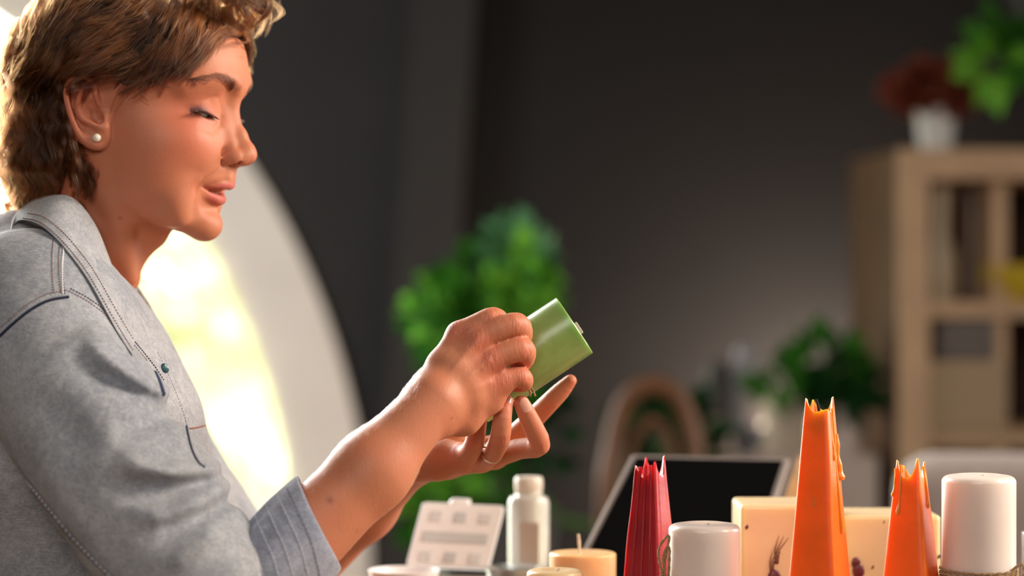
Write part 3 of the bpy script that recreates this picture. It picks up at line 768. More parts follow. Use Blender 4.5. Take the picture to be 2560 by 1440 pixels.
# big leafy plant behind the hands
def potted(px, y, pot_r, pot_h, z0, label, crowns, lab_cat='plant', name='potted_plant', potcol=(.1, .1, .1)):
    c = P(px, 720, y); r_ = empty(name, (c.x, y, z0), 0, label, lab_cat)
    bm = bmesh.new(); lathe_bm(bm, [(0, 0), (pot_r * .75, 0), (pot_r, pot_h), (pot_r * .93, pot_h), (pot_r * .9, pot_h * .9), (0, pot_h * .9)], 40); from_bm('pot', bm, simple('pot_glaze', potcol, .5), r_)
    bm = bmesh.new(); 
    for i, (qx, qy, rad, n, ls, mi, dy) in enumerate(crowns):
        t = P(qx, qy, y + dy) - Vector((c.x, y, z0)); tube_bm(bm, [(0.01 * i, 0, pot_h * .88), (t.x * .5, t.y * .5, (t.z + pot_h) * .5), tuple(t)], [.007, .005, .003], 8)
    from_bm('stems', bm, simple('green_stem', (.05, .12, .02), .6), r_)
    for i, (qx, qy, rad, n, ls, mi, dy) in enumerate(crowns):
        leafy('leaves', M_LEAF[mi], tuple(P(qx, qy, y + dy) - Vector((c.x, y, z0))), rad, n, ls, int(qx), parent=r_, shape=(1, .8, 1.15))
    return r_
st = empty('plant_stand', (P(1230, 720, 1.8).x, 1.8, 0), 0, 'small dark stool carrying the leafy plant', 'stool')
bm = bmesh.new(); lathe_bm(bm, [(0, .45), (.17, .45), (.17, .48), (0, .48)], 40); from_bm('seat', bm, simple('dark_stool', (.03, .025, .02), .6), st)
for k in range(3):
    a = k * 2.09 + .4; bm = bmesh.new(); tube_bm(bm, [(.16 * math.cos(a), .16 * math.sin(a), 0), (.12 * math.cos(a), .12 * math.sin(a), .45)], .012, 10); from_bm('leg', bm, bpy.data.materials['dark_stool'], st)
potted(1230, 1.8, .11, .2, .48, 'leafy potted plant with bright green leaves behind her hands',
       [(1310, 745, .050, 60, .060, 1, -.05), (1318, 690, .035, 34, .05, 1, -.03), (1250, 640, .040, 40, .05, 2, .02), (1318, 645, .035, 36, .05, 2, -.02), (1180, 690, .030, 26, .05, 0, .03), (1135, 715, .028, 24, .05, 1, .05), (1165, 800, .05, 50, .055, 0, .0), (1240, 770, .05, 50, .055, 0, .05),
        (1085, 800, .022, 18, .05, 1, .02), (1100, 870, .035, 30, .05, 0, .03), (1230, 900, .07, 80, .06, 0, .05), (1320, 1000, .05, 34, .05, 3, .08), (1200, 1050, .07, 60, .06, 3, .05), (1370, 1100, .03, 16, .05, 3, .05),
        (1080, 1250, .035, 40, .05, 1, -.05), (1130, 1215, .03, 30, .05, 1, -.04), (1060, 1290, .024, 20, .05, 0, 0), (1240, 1240, .04, 26, .05, 0, 0), (1255, 1330, .035, 20, .05, 0, 0)])
# side table far back with pots, vase and plant
yd = 2.2; zd = P(0, 1115, yd).z
sb = empty('sideboard', (P(1960, 0, yd).x, yd - .05, 0), 0, 'low pale sideboard in front of the back wall', 'sideboard')
M_SB = simple('pale_laminate', (.55, .46, .40), .55, .06, 8)
xl = P(1715, 0, yd).x - sb.location.x; xr = P(2150, 0, yd).x - sb.location.x
bm = bmesh.new(); box_bm(bm, ((xl + xr) / 2, 0, zd / 2 + .05), (xr - xl, .36, zd - .1)); from_bm('carcass', bm, M_SB, sb, True, .004)
for k in range(3):
    w3 = (xr - xl) / 3; bm = bmesh.new(); box_bm(bm, (xl + w3 * (k + .5), -.187, zd / 2 + .05), (w3 - .01, .014, zd - .12)); d_ = from_bm('door', bm, M_SB, sb, True, .002)
    bm = bmesh.new(); box_bm(bm, (xl + w3 * (k + .9), -.202, zd * .6), (.008, .016, .08)); from_bm('handle', bm, M_BEZEL, d_, True, .002)
for x_ in (xl + .06, xr - .06):
    for y_ in (-.13, .13): bm = bmesh.new(); tube_bm(bm, [(x_, y_, 0), (x_, y_, .055)], .015, 12); from_bm('leg', bm, M_OAKD, sb)
sd_ = (DIST + yd) / F_PX
def vessel(name, px, y, w, top, label, cat, color, prof, bottom=None, zb=None):
    s = (DIST + y) / F_PX; zb = zd if zb is None else zb; h = topz(top, y) - zb; r = w * s / 2
    e = empty(name, (P(px, 0, y).x, y, zb), 0, label, cat)
    bm = bmesh.new(); lathe_bm(bm, [(0, 0)] + [(r * a, h * b) for a, b in prof] + [(r * (prof[-1][0] - .1), h), (r * .6, h * .3), (0, h * .28)], 40)
    from_bm('body', bm, simple(name + '_glaze', color, .45, .06, 12), e, True, angle=50); return e, h, r
vessel('tall_grey_vase', 1868, 2.14, 85, 868, 'tall pale lavender-grey vase on the sideboard, left of the plant', 'vase', (.46, .45, .52), [(.7, 0), (.95, .3), (1, .6), (.8, .9), (.7, 1)])
vessel('stone_jar', 1795, 2.14, 70, 905, 'dark grey jar beside the lavender vase', 'jar', (.085, .08, .085), [(.8, 0), (1, .3), (1, .8), (.8, 1)])
pe, ph_, pr_ = vessel('cream_planter', 1968, 2.06, 130, 985, 'wide cream planter on the sideboard', 'planter', (.74, .64, .52), [(.75, 0), (.9, .3), (1, .8), (1, 1)])
bm = bmesh.new(); lathe_bm(bm, [(0, ph_ * .85), (pr_ * .9, ph_ * .85)], 32); from_bm('soil', bm, simple('soil', (.03, .02, .015), .95), pe)
for i, (qx, qy, rad, n, ls, mi) in enumerate(((1940, 945, .028, 18, .045, 0), (2030, 905, .035, 20, .045, 0), (2085, 905, .04, 30, .05, 0), (2105, 950, .042, 50, .045, 3), (2128, 985, .038, 44, .04, 3), (2085, 1010, .03, 20, .05, 3), (2110, 868, .02, 12, .035, 0))):
    leafy('leaves', M_LEAF[mi], tuple(P(qx, qy, 2.0) - Vector(pe.location)), rad, n, ls, 300 + i, parent=pe)
bm = bmesh.new()
for (qx, qy) in ((1945, 945), (2030, 910), (2100, 895), (2150, 960)):
    t = P(qx, qy, 2.0) - Vector(pe.location); tube_bm(bm, [(0, 0, ph_ * .8), (t.x * .4, 0, ph_ * 1.1), tuple(t)], .004, 8)
from_bm('stems', bm, bpy.data.materials['green_stem'], pe)
vessel('blush_vase', 2114, 2.02, 88, 1010, 'rounded blush-white pot at the right end of the sideboard', 'pot', (.78, .66, .60), [(.7, 0), (1, .4), (.95, .8), (.7, 1)])
vessel('slate_bowl', 1868, 1.99, 90, 1070, 'low slate-blue bowl at the left of the sideboard', 'bowl', (.16, .17, .19), [(.5, 0), (.85, .5), (1, 1)])
vessel('cream_pot', 1775, 1.99, 75, 1045, 'small beige pot at the left end of the sideboard', 'pot', (.60, .48, .38), [(.7, 0), (1, .5), (.9, 1)])
# bentwood chair with its round back
yc = 1.55
M_BENT = simple('bent_wood', (.13, .052, .016), .5, .2, 15)
ch = empty('bentwood_chair', (P(1620, 0, yc).x, yc, 0), 0, 'bentwood chair with a rounded back, behind the black screen', 'chair')
lc = Vector(ch.location)
bk2 = [P(1515, 1250, yc), P(1530, 1120, yc + .02), P(1550, 1035, yc + .03), P(1580, 985, yc + .03), P(1630, 965, yc + .03), P(1685, 985, yc + .03), P(1718, 1040, yc + .03), P(1735, 1120, yc + .02), P(1745, 1250, yc)]
zs = .45
bm = bmesh.new(); tube_bm(bm, [v - lc for v in catmull([Vector((bk2[0].x, yc - .02, zs))] + bk2 + [Vector((bk2[-1].x, yc - .02, zs))], 6)], .016, 14); from_bm('back_frame', bm, M_BENT, ch)
bm = bmesh.new(); tube_bm(bm, [v - lc for v in catmull([P(1570, 1240, yc + .01), P(1580, 1120, yc + .03), P(1630, 1050, yc + .03), P(1680, 1120, yc + .03), P(1690, 1240, yc + .01)], 6)], .009, 12); from_bm('back_loop', bm, M_BENT, ch)
bm = bmesh.new(); lathe_bm(bm, [(0, zs - .03), (.19, zs - .03), (.2, zs - .015), (.19, zs), (0, zs + .004)], 40, c=(0, -.18, 0)); from_bm('seat', bm, M_BENT, ch)
for sx in (-1, 1):
    bm = bmesh.new(); tube_bm(bm, [(sx * .19, -.33, 0), (sx * .15, -.29, zs - .02)], .014, 12); from_bm('leg', bm, M_BENT, ch)
    bm = bmesh.new(); tube_bm(bm, [(sx * .2, .05, 0), (bk2[0].x - lc.x if sx < 0 else bk2[-1].x - lc.x, -.02, zs + .01)], .014, 12); from_bm('leg', bm, M_BENT, ch)
cu = tag(leafy('low_fern', M_LEAF[3], (0, 0, 0), .085, 120, .055, 77, shape=(1, .6, .75)), 'dark green fern seen through the chair back', 'plant')
cu.location = P(1655, 1100, 1.85)
bm = bmesh.new(); hh2 = cu.location.z; lathe_bm(bm, [(0, -hh2), (.09, -hh2), (.11, -hh2 + .28), (.1, -hh2 + .28), (0, -hh2 + .26)], 32); from_bm('pot', bm, simple('dark_planter', (.04, .04, .04), .6), cu)
bm = bmesh.new(); tube_bm(bm, [(0, 0, -hh2 + .25), (0, 0, 0)], .01, 8); from_bm('stem', bm, bpy.data.materials['green_stem'], cu)
# sofa at the right: broad blush-grey back
M_SOFA = simple('blush_grey_fabric', (.36, .30, .28), .95, .08, 60, .3)
so = empty('sofa', (P(2840, 0, 1.05).x, 0.98, 0), math.radians(-6), 'blush grey fabric sofa behind the white pillar candle', 'sofa')
ztop = topz(1135, 1.0)
def cushion(name, c, s, bev=.05):
    bm = bmesh.new(); box_bm(bm, c, s); o = from_bm(name, bm, M_SOFA, so, True); m = o.modifiers.new('b', 'BEVEL'); m.width = bev; m.segments = 5; return o
cushion('backrest', (.10, 0, ztop * .62), (.86, .16, ztop * .76)); cushion('seat', (.10, .2, .30), (.86, .30, .24)); cushion('armrest', (-.38, .2, .36), (.12, .42, .50)); cushion('armrest', (.60, .2, .36), (.12, .42, .50))
for x_ in (-.34, .56):
    for y_ in (0, .3): bm = bmesh.new(); tube_bm(bm, [(x_, y_, 0), (x_, y_, .19)], .018, 10); from_bm('leg', bm, M_OAKD, so)
cushion_o = None
# stool the woman sits on
sl = empty('stool', (-0.42, 0.03, 0), 0, 'round wooden stool the woman sits on', 'stool')
bm = bmesh.new(); lathe_bm(bm, [(0, .40), (.19, .40), (.195, .415), (.19, .43), (0, .432)], 40); from_bm('seat', bm, M_OAKD, sl)
for k in range(4):
    a = k * math.pi / 2 + .78; bm = bmesh.new(); tube_bm(bm, [(.2 * math.cos(a), .2 * math.sin(a), 0), (.14 * math.cos(a), .14 * math.sin(a), .40)], .014, 10); from_bm('leg', bm, M_OAKD, sl)
# ------------------------------------------------------------------ implicit modelling helpers (millimetres)
def Pm(px, py, y=0.0):
    v = P(px, py, y / 1000.0) * 1000.0
    return np.array((v.x, v.y, v.z))

def smin(a, b, k):
    if k <= 0: return np.minimum(a, b)
    h = np.maximum(k - np.abs(a - b), 0.0) / k
    return np.minimum(a, b) - h * h * k * 0.25
def smax(a, b, k): return -smin(-a, -b, k)

def cone(Q, a, b, ra, rb):
    a = np.asarray(a, float); ba = np.asarray(b, float) - a
    pa = Q - a
    t = np.clip(pa @ ba / max(ba @ ba, 1e-9), 0, 1)
    return np.linalg.norm(pa - t[:, None] * ba, axis=1) - (ra + t * (rb - ra))

def chain(Q, pts, k=0.0):
    """pts: list of (x,y,z,r)"""
    d = None
    for p, q in zip(pts[:-1], pts[1:]):
        c = cone(Q, p[:3], q[:3], p[3], q[3])
        d = c if d is None else smin(d, c, k)
    return d

def sm(pts, n=4):
    """resample a chain of (x,y,z,r) along a smooth curve"""
    p = [np.array(q, float) for q in pts]; out = []
    for i in range(len(p) - 1):
        p0 = p[max(i - 1, 0)]; p1 = p[i]; p2 = p[i + 1]; p3 = p[min(i + 2, len(p) - 1)]
        for k in range(n):
            t = k / n
            out.append(0.5 * ((2 * p1) + (p2 - p0) * t + (2 * p0 - 5 * p1 + 4 * p2 - p3) * t * t + (3 * p1 - p0 - 3 * p2 + p3) * t ** 3))
    out.append(p[-1]); return out

def ellip(Q, c, r, R=None):
    q = Q - np.asarray(c, float)
    if R is not None: q = q @ R
    r = np.asarray(r, float)
    k0 = np.linalg.norm(q / r, axis=1); k1 = np.linalg.norm(q / (r * r), axis=1) + 1e-9
    return k0 * (k0 - 1) / k1

def CP(px, py, y, r):
    v = Pm(px, py, y); return (v[0], v[1], v[2], r)

class Field:
    """union of nodes (fn, centre, radius, k); far nodes are skipped"""
    def __init__(s): s.nodes = []
    def add(s, fn, pts, k=6.0, pad=0.0):
        pts = np.array([p[:3] for p in pts], float)
        lo = pts.min(0) - pad; hi = pts.max(0) + pad
        s.nodes.append((fn, lo, hi, k))
    def add_chain(s, pts, k=6.0, ki=4.0):
        r = max(p[3] for p in pts)
        s.add(lambda Q, pts=pts, ki=ki: chain(Q, pts, ki), pts, k, r)
    def __call__(s, Q, margin=30.0):
        lo = Q.min(0); hi = Q.max(0)
        d = np.full(len(Q), 1e3)
        for fn, a, b, k in s.nodes:
            if np.any(a - margin > hi) or np.any(b + margin < lo): continue
            d = smin(d, fn(Q), k)
        return d

def eval_blocks(fn, Q, cell=40.0):
    """evaluate at scattered points, grouped so that culling works"""
    key = np.floor(Q / cell).astype(np.int64)
    key = (key[:, 0] * 100003 + key[:, 1]) * 100003 + key[:, 2]
    order = np.argsort(key, kind='stable'); ks = key[order]
    cuts = np.flatnonzero(np.diff(ks)) + 1
    out = np.empty(len(Q))
    for idx in np.split(order, cuts):
        out[idx] = fn(Q[idx])
    return out

def grad(fn, Q, e=0.35):
    T = np.array([(1, -1, -1), (-1, -1, 1), (-1, 1, -1), (1, 1, 1)], float)
    g = np.zeros_like(Q); f = 0
    for t in T:
        v = eval_blocks(fn, Q + e * t); g += v[:, None] * t; f = f + v / 4
    g /= 4 * e
    return g, f

def project(fn, V, it=2, lim=2.0):
    for _ in range(it):
        g, f = grad(fn, V)
        n2 = np.maximum((g * g).sum(1), 0.09)
        V = V - np.clip(f / n2, -lim, lim)[:, None] * g
    return V

def surface(fn, lo, hi, h, bs=12):
    """surface nets over a sparse block grid -> verts (mm), quads"""
    lo = np.array(lo, float); hi = np.array(hi, float)
    nb = np.ceil((hi - lo) / (h * bs)).astype(int)
    N = nb * bs + 1
    G = np.full(N, 9.0, np.float32)
    half = h * bs / 2
    bc = np.stack(np.meshgrid(*[lo[i] + (np.arange(nb[i]) + 0.5) * h * bs for i in range(3)], indexing='ij'), -1).reshape(-1, 3)
    # coarse test
    dc = np.empty(len(bc))
    B = 256
    for i in range(0, len(bc)):
        dc[i] = fn(bc[i:i + 1], 80.0)[0]
    rad = half * math.sqrt(3)
    off = np.arange(bs + 1) * h
    og = np.stack(np.meshgrid(off, off, off, indexing='ij'), -1).reshape(-1, 3)
    idx = np.stack(np.unravel_index(np.arange(len(bc)), nb), -1)
    for i in range(len(bc)):
        s = idx[i] * bs
        sl = tuple(slice(s[j], s[j] + bs + 1) for j in range(3))
        if abs(dc[i]) > rad * 1.5 + 6:
            if dc[i] < 0:
                sub = G[sl]; sub[sub == 9.0] = -9.0
            continue
        v = fn(lo + s * h + og).reshape(bs + 1, bs + 1, bs + 1)
        G[sl] = v
    S = G < 0
    V8 = np.zeros(tuple(n - 1 for n in N), np.int8)
    for dx in (0, 1):
        for dy in (0, 1):
            for dz in (0, 1):
                V8 += S[dx:N[0] - 1 + dx, dy:N[1] - 1 + dy, dz:N[2] - 1 + dz]
    act = (V8 > 0) & (V8 < 8)
    ci = np.argwhere(act)
    vid = np.full(act.shape, -1, np.int64); vid[act] = np.arange(len(ci))
    acc = np.zeros((len(ci), 3)); cnt = np.zeros(len(ci))
    corners = [(a, b, c) for a in (0, 1) for b in (0, 1) for c in (0, 1)]
    for a in corners:
        for ax in range(3):
            if a[ax]: continue
            b = list(a); b[ax] = 1
            va = G[ci[:, 0] + a[0], ci[:, 1] + a[1], ci[:, 2] + a[2]].astype(float)
            vb = G[ci[:, 0] + b[0], ci[:, 1] + b[1], ci[:, 2] + b[2]].astype(float)
            m = (va < 0) != (vb < 0)
            t = np.where(m, va / np.where(m, va - vb, 1), 0)
            p = np.array(a, float)[None, :].repeat(len(ci), 0); p[:, ax] += t
            acc[m] += p[m]; cnt[m] += 1
    V = lo + (ci + acc / cnt[:, None]) * h
    quads = []
    for ax in range(3):
        o1, o2 = [(1, 2), (2, 0), (0, 1)][ax]
        sa = [slice(0, N[j] - 1) for j in range(3)]; sb = list(sa)
        sa[ax] = slice(0, N[ax] - 1); sb[ax] = slice(1, N[ax])
        sa[o1] = sb[o1] = slice(1, N[o1] - 1); sa[o2] = sb[o2] = slice(1, N[o2] - 1)
        A = S[tuple(sa)]; Bv = S[tuple(sb)]
        for sign in (0, 1):
            m = (A & ~Bv) if sign == 0 else (~A & Bv)
            e = np.argwhere(m); e[:, o1] += 1; e[:, o2] += 1
            def g(d1, d2):
                q = e.copy(); q[:, o1] -= d1; q[:, o2] -= d2
                return vid[q[:, 0], q[:, 1], q[:, 2]]
            q = np.stack([g(1, 1), g(0, 1), g(0, 0), g(1, 0)], 1)
            quads.append(q if sign == 0 else q[:, ::-1])
    Q = np.concatenate(quads)
    Q = Q[(Q >= 0).all(1)]
    return V, Q

def mesh_np(name, V, Q):
    me = bpy.data.meshes.new(name)
    me.vertices.add(len(V)); me.vertices.foreach_set('co', (V / 1000.0).astype(np.float32).ravel())
    n = Q.shape[1]
    me.loops.add(len(Q) * n); me.loops.foreach_set('vertex_index', Q.astype(np.int32).ravel())
    me.polygons.add(len(Q)); me.polygons.foreach_set('loop_start', np.arange(0, len(Q) * n, n, dtype=np.int32))
    me.update(calc_edges=True)
    me.validate()
    return me

def refine(me, fn, masks):
    """subdivide where mask(V) holds, then settle every vertex on the surface"""
    for mask in masks:
        bm = bmesh.new(); bm.from_mesh(me)
        co = np.array([v.co[:] for v in bm.verts]) * 1000
        m = mask(co)
        bm.verts.ensure_lookup_table()
        ed = [e for e in bm.edges if m[e.verts[0].index] and m[e.verts[1].index]]
        bmesh.ops.subdivide_edges(bm, edges=ed, cuts=1, use_grid_fill=True)
        bm.to_mesh(me); bm.free()
        co = np.empty(len(me.vertices) * 3, np.float32); me.vertices.foreach_get('co', co)
        V = co.reshape(-1, 3).astype(float) * 1000
        mk = mask(V)
        V[mk] = project(fn, V[mk], 2)
        me.vertices.foreach_set('co', (V / 1000).astype(np.float32).ravel()); me.update()
    return me

def get_co(me):
    co = np.empty(len(me.vertices) * 3, np.float32); me.vertices.foreach_get('co', co)
    return co.reshape(-1, 3).astype(float) * 1000

CAMP = np.array((0, -DIST * 1000, CAM_Z * 1000))
def hit(fn, px, py, y0=-420, steps=90):
    """first point of the implicit surface seen from the camera through a pixel"""
    a = Pm(px, py, y0); d = Pm(px, py, y0 + 100) - a; d /= np.linalg.norm(d)
    t = 0.0
    for _ in range(steps):
        v = fn((a + d * t)[None, :])[0]
        v = min(v, 40.0)
        if abs(v) < 0.1: break
        t += v * 0.8
        if t > 900: return None
    return a + d * t
def interp_noise(V, scale, seed=0):
    """cheap smooth value noise"""
    rs = np.random.RandomState(seed); T = rs.rand(32, 32, 32)
    q = V / scale; i = np.floor(q).astype(int); f = q - i; f = f * f * (3 - 2 * f)
    o = 0
    for dx in (0, 1):
        for dy in (0, 1):
            for dz in (0, 1):
                wgt = (f[:, 0] if dx else 1 - f[:, 0]) * (f[:, 1] if dy else 1 - f[:, 1]) * (f[:, 2] if dz else 1 - f[:, 2])
                o = o + wgt * T[(i[:, 0] + dx) % 32, (i[:, 1] + dy) % 32, (i[:, 2] + dz) % 32]
    return o - 0.5
# ------------------------------------------------------------------ the woman: head in its own frame
# u forward, v towards her far (left) side, w up, millimetres; the head is turned a little to the camera
YAW = math.radians(14.0)
CY, SY = math.cos(YAW), math.sin(YAW)
PV = Pm(330, 350, 0)
def to_canon(Q):
    d = Q - PV
    return np.stack([d[:, 0] * CY - d[:, 1] * SY, d[:, 0] * SY + d[:, 1] * CY, d[:, 2]], 1)
def from_canon(C):
    C = np.atleast_2d(np.asarray(C, float))
    return np.stack([C[:, 0] * CY + C[:, 1] * SY, -C[:, 0] * SY + C[:, 1] * CY, C[:, 2]], 1) + PV
def K(px, py, a=0.0, r=None):
    """canonical point seen at px,py that lies a mm to the near side of the midline"""
    v = -a; u = 0.0
    for _ in range(5):
        y = -u * SY + v * CY
        s = (DIST * 1000 + y) / F_PX
        x = (px - 1280) * s - PV[0]
        u = (x - v * SY) / CY
    w = CAM_Z * 1000 - (py - 720) * s - PV[2]
    return (u, v, w) if r is None else (u, v, w, r)

_th = np.array([0, 15, 30, 45, 60, 75, 90, 110, 140, 180], float)
_rows = [
    (20,  [84, 83, 80, 75, 70, 66, 64, 62, 60, 60]),
    (70,  [94, 93, 89, 81, 74, 69, 67, 64, 62, 62]),
    (120, [101, 100, 94, 84, 76, 71, 69, 66, 62, 62]),
    (165, [105, 103.5, 97, 85, 75, 70, 68.5, 67, 62, 62]),
    (205, [107.5, 106, 98, 85, 74, 69.5, 68.5, 67, 62, 62]),
    (240, [105, 100, 93, 81.5, 73, 69.5, 68.5, 67, 62, 62]),
    (285, [99, 93, 87.5, 79.5, 73, 69.5, 68, 66, 60, 60]),
    (320, [97, 94.5, 89.5, 82, 75, 70, 67.5, 65, 60, 58]),
    (355, [97, 96.5, 91.5, 84, 76, 70, 66.5, 63, 58, 56]),
    (400, [98, 96, 89, 81.5, 74, 68.5, 65, 60, 56, 54]),
    (437, [98, 93.5, 85, 78.5, 72, 66.7, 63, 58, 54, 52]),
    (458, [94.5, 90.5, 82.5, 76, 70.3, 65.5, 62, 56.5, 53, 51]),
    (478, [84, 82.8, 78, 73.3, 68.2, 63.9, 59, 55, 52, 50]),
    (505, [82.2, 78.5, 73, 69.3, 65.3, 61.3, 57, 53, 50, 50]),
    (530, [82.0, 77.5, 69.5, 65, 60, 57, 55, 52, 50, 50]),
    (555, [83.2, 78.5, 68, 60.5, 56, 53.5, 52, 50, 50, 50]),
    (575, [82.8, 77, 65, 57.5, 53, 51, 50, 50, 50, 50]),
    (600, [79, 71, 60, 54, 50, 50, 50, 50, 50, 50]),
    (640, [70, 64, 55, 50, 50, 50, 50, 50, 50, 50])]
def _spline(x, y, xs):
    # monotone-ish cubic (Catmull-Rom tangents on uneven knots)
    m = np.gradient(y, x)
    i = np.clip(np.searchsorted(x, xs) - 1, 0, len(x) - 2)
    h = x[i + 1] - x[i]; t = np.clip((xs - x[i]) / h, 0, 1)
    return (2*t**3 - 3*t**2 + 1) * y[i] + (t**3 - 2*t**2 + t) * h * m[i] + (-2*t**3 + 3*t**2) * y[i+1] + (t**3 - t**2) * h * m[i+1]
_tg = np.arange(0, 181.0)
_wk = np.array([(350 - r[0]) / 2.75 for r in _rows])[::-1]
_R1 = np.array([_spline(_th, np.array(r[1], float), _tg) for r in _rows])[::-1]
_wg = np.arange(math.ceil(_wk[0]), math.floor(_wk[-1]) + 1.0)
_RT = np.array([_spline(_wk, _R1[:, j], _wg) for j in range(len(_tg))])     # theta x w
def face_R(th, w):
    a = np.clip(th, 0, 179.99); b = np.clip(w - _wg[0], 0, len(_wg) - 1.01)
    i = a.astype(int); j = b.astype(int); fa = a - i; fb = b - j
    return (_RT[i, j] * (1 - fa) + _RT[i + 1, j] * fa) * (1 - fb) + (_RT[i, j + 1] * (1 - fa) + _RT[i + 1, j + 1] * fa) * fb

def wz(py, u=85.0):
    """height in the head frame of a feature at image row py, u mm in front of the axis"""
    return CAM_Z * 1000 - (py - 720) * (DIST * 1000 - u * SY) / F_PX - PV[2]
EYE_C = np.array((74.0, -31.5, wz(283))); EYE_R = 12.2
UP_LIP = [(92.8, 0, wz(464), 4.9), (92.6, -4.5, wz(461.5), 4.9), (89.2, -11, wz(463), 4.3), (82.0, -18, wz(466), 3.2), (73.0, -24.5, wz(470), 1.5)]
LO_LIP = [(83.9, 0, wz(499), 5.0), (83.5, -6, wz(498), 4.9), (80.8, -12, wz(493), 4.3), (76.8, -18, wz(485.5), 3.6), (72.0, -24, wz(474), 1.5)]
def lips_d(Q, which):
    return chain(Q, UP_LIP if which else LO_LIP)
UP_LIP = sm(UP_LIP, 3); LO_LIP = sm(LO_LIP, 3)
LID_MARGIN = lambda s: -13.5 + 7.5 * s + 2.0 * (1 - s * s)
def fissure(Q):
    """negative inside the opening between the lids"""
    q = Q - EYE_C
    rad = np.linalg.norm(q, axis=1) + 1e-6
    el = np.degrees(np.arcsin(np.clip(q[:, 2] / rad, -1, 1)))
    az = np.degrees(np.arctan2(-q[:, 1], q[:, 0]))
    s = (az - 24) / 40
    up = LID_MARGIN(s)
    lo = up - 16.0 * (1 - s * s) - 1.0 + 3 * np.abs(s)
    return np.maximum(np.maximum(el - up, lo - el) * 0.21, (np.abs(s) - 1.0) * 8)

def crease(q, ax, pts, mask=None):
    """depth of a soft groove (or ridge) along a polyline seen in the plane of two axes; pts (a, b, width, depth)"""
    p = q[:, ax]; best = np.zeros(len(q))
    for A, B in zip(pts[:-1], pts[1:]):
        n = len(ax); a = np.array(A[:n], float); ba = np.array(B[:n], float) - a
        t = np.clip((p - a) @ ba / (ba @ ba), 0, 1)
        d = np.linalg.norm(p - a - t[:, None] * ba, axis=1)
        wd = A[n] + t * (B[n] - A[n]); dp = A[n + 1] + t * (B[n + 1] - A[n + 1])
        v = dp * np.exp(-(d / wd) ** 2)
        best = np.where(np.abs(v) > np.abs(best), v, best)
    return best
def side(px, py, a, wd, dp):
    """groove point on the near side of the face as (u, w)"""
    k = K(px, py, a); return (k[0], k[2], wd, dp)

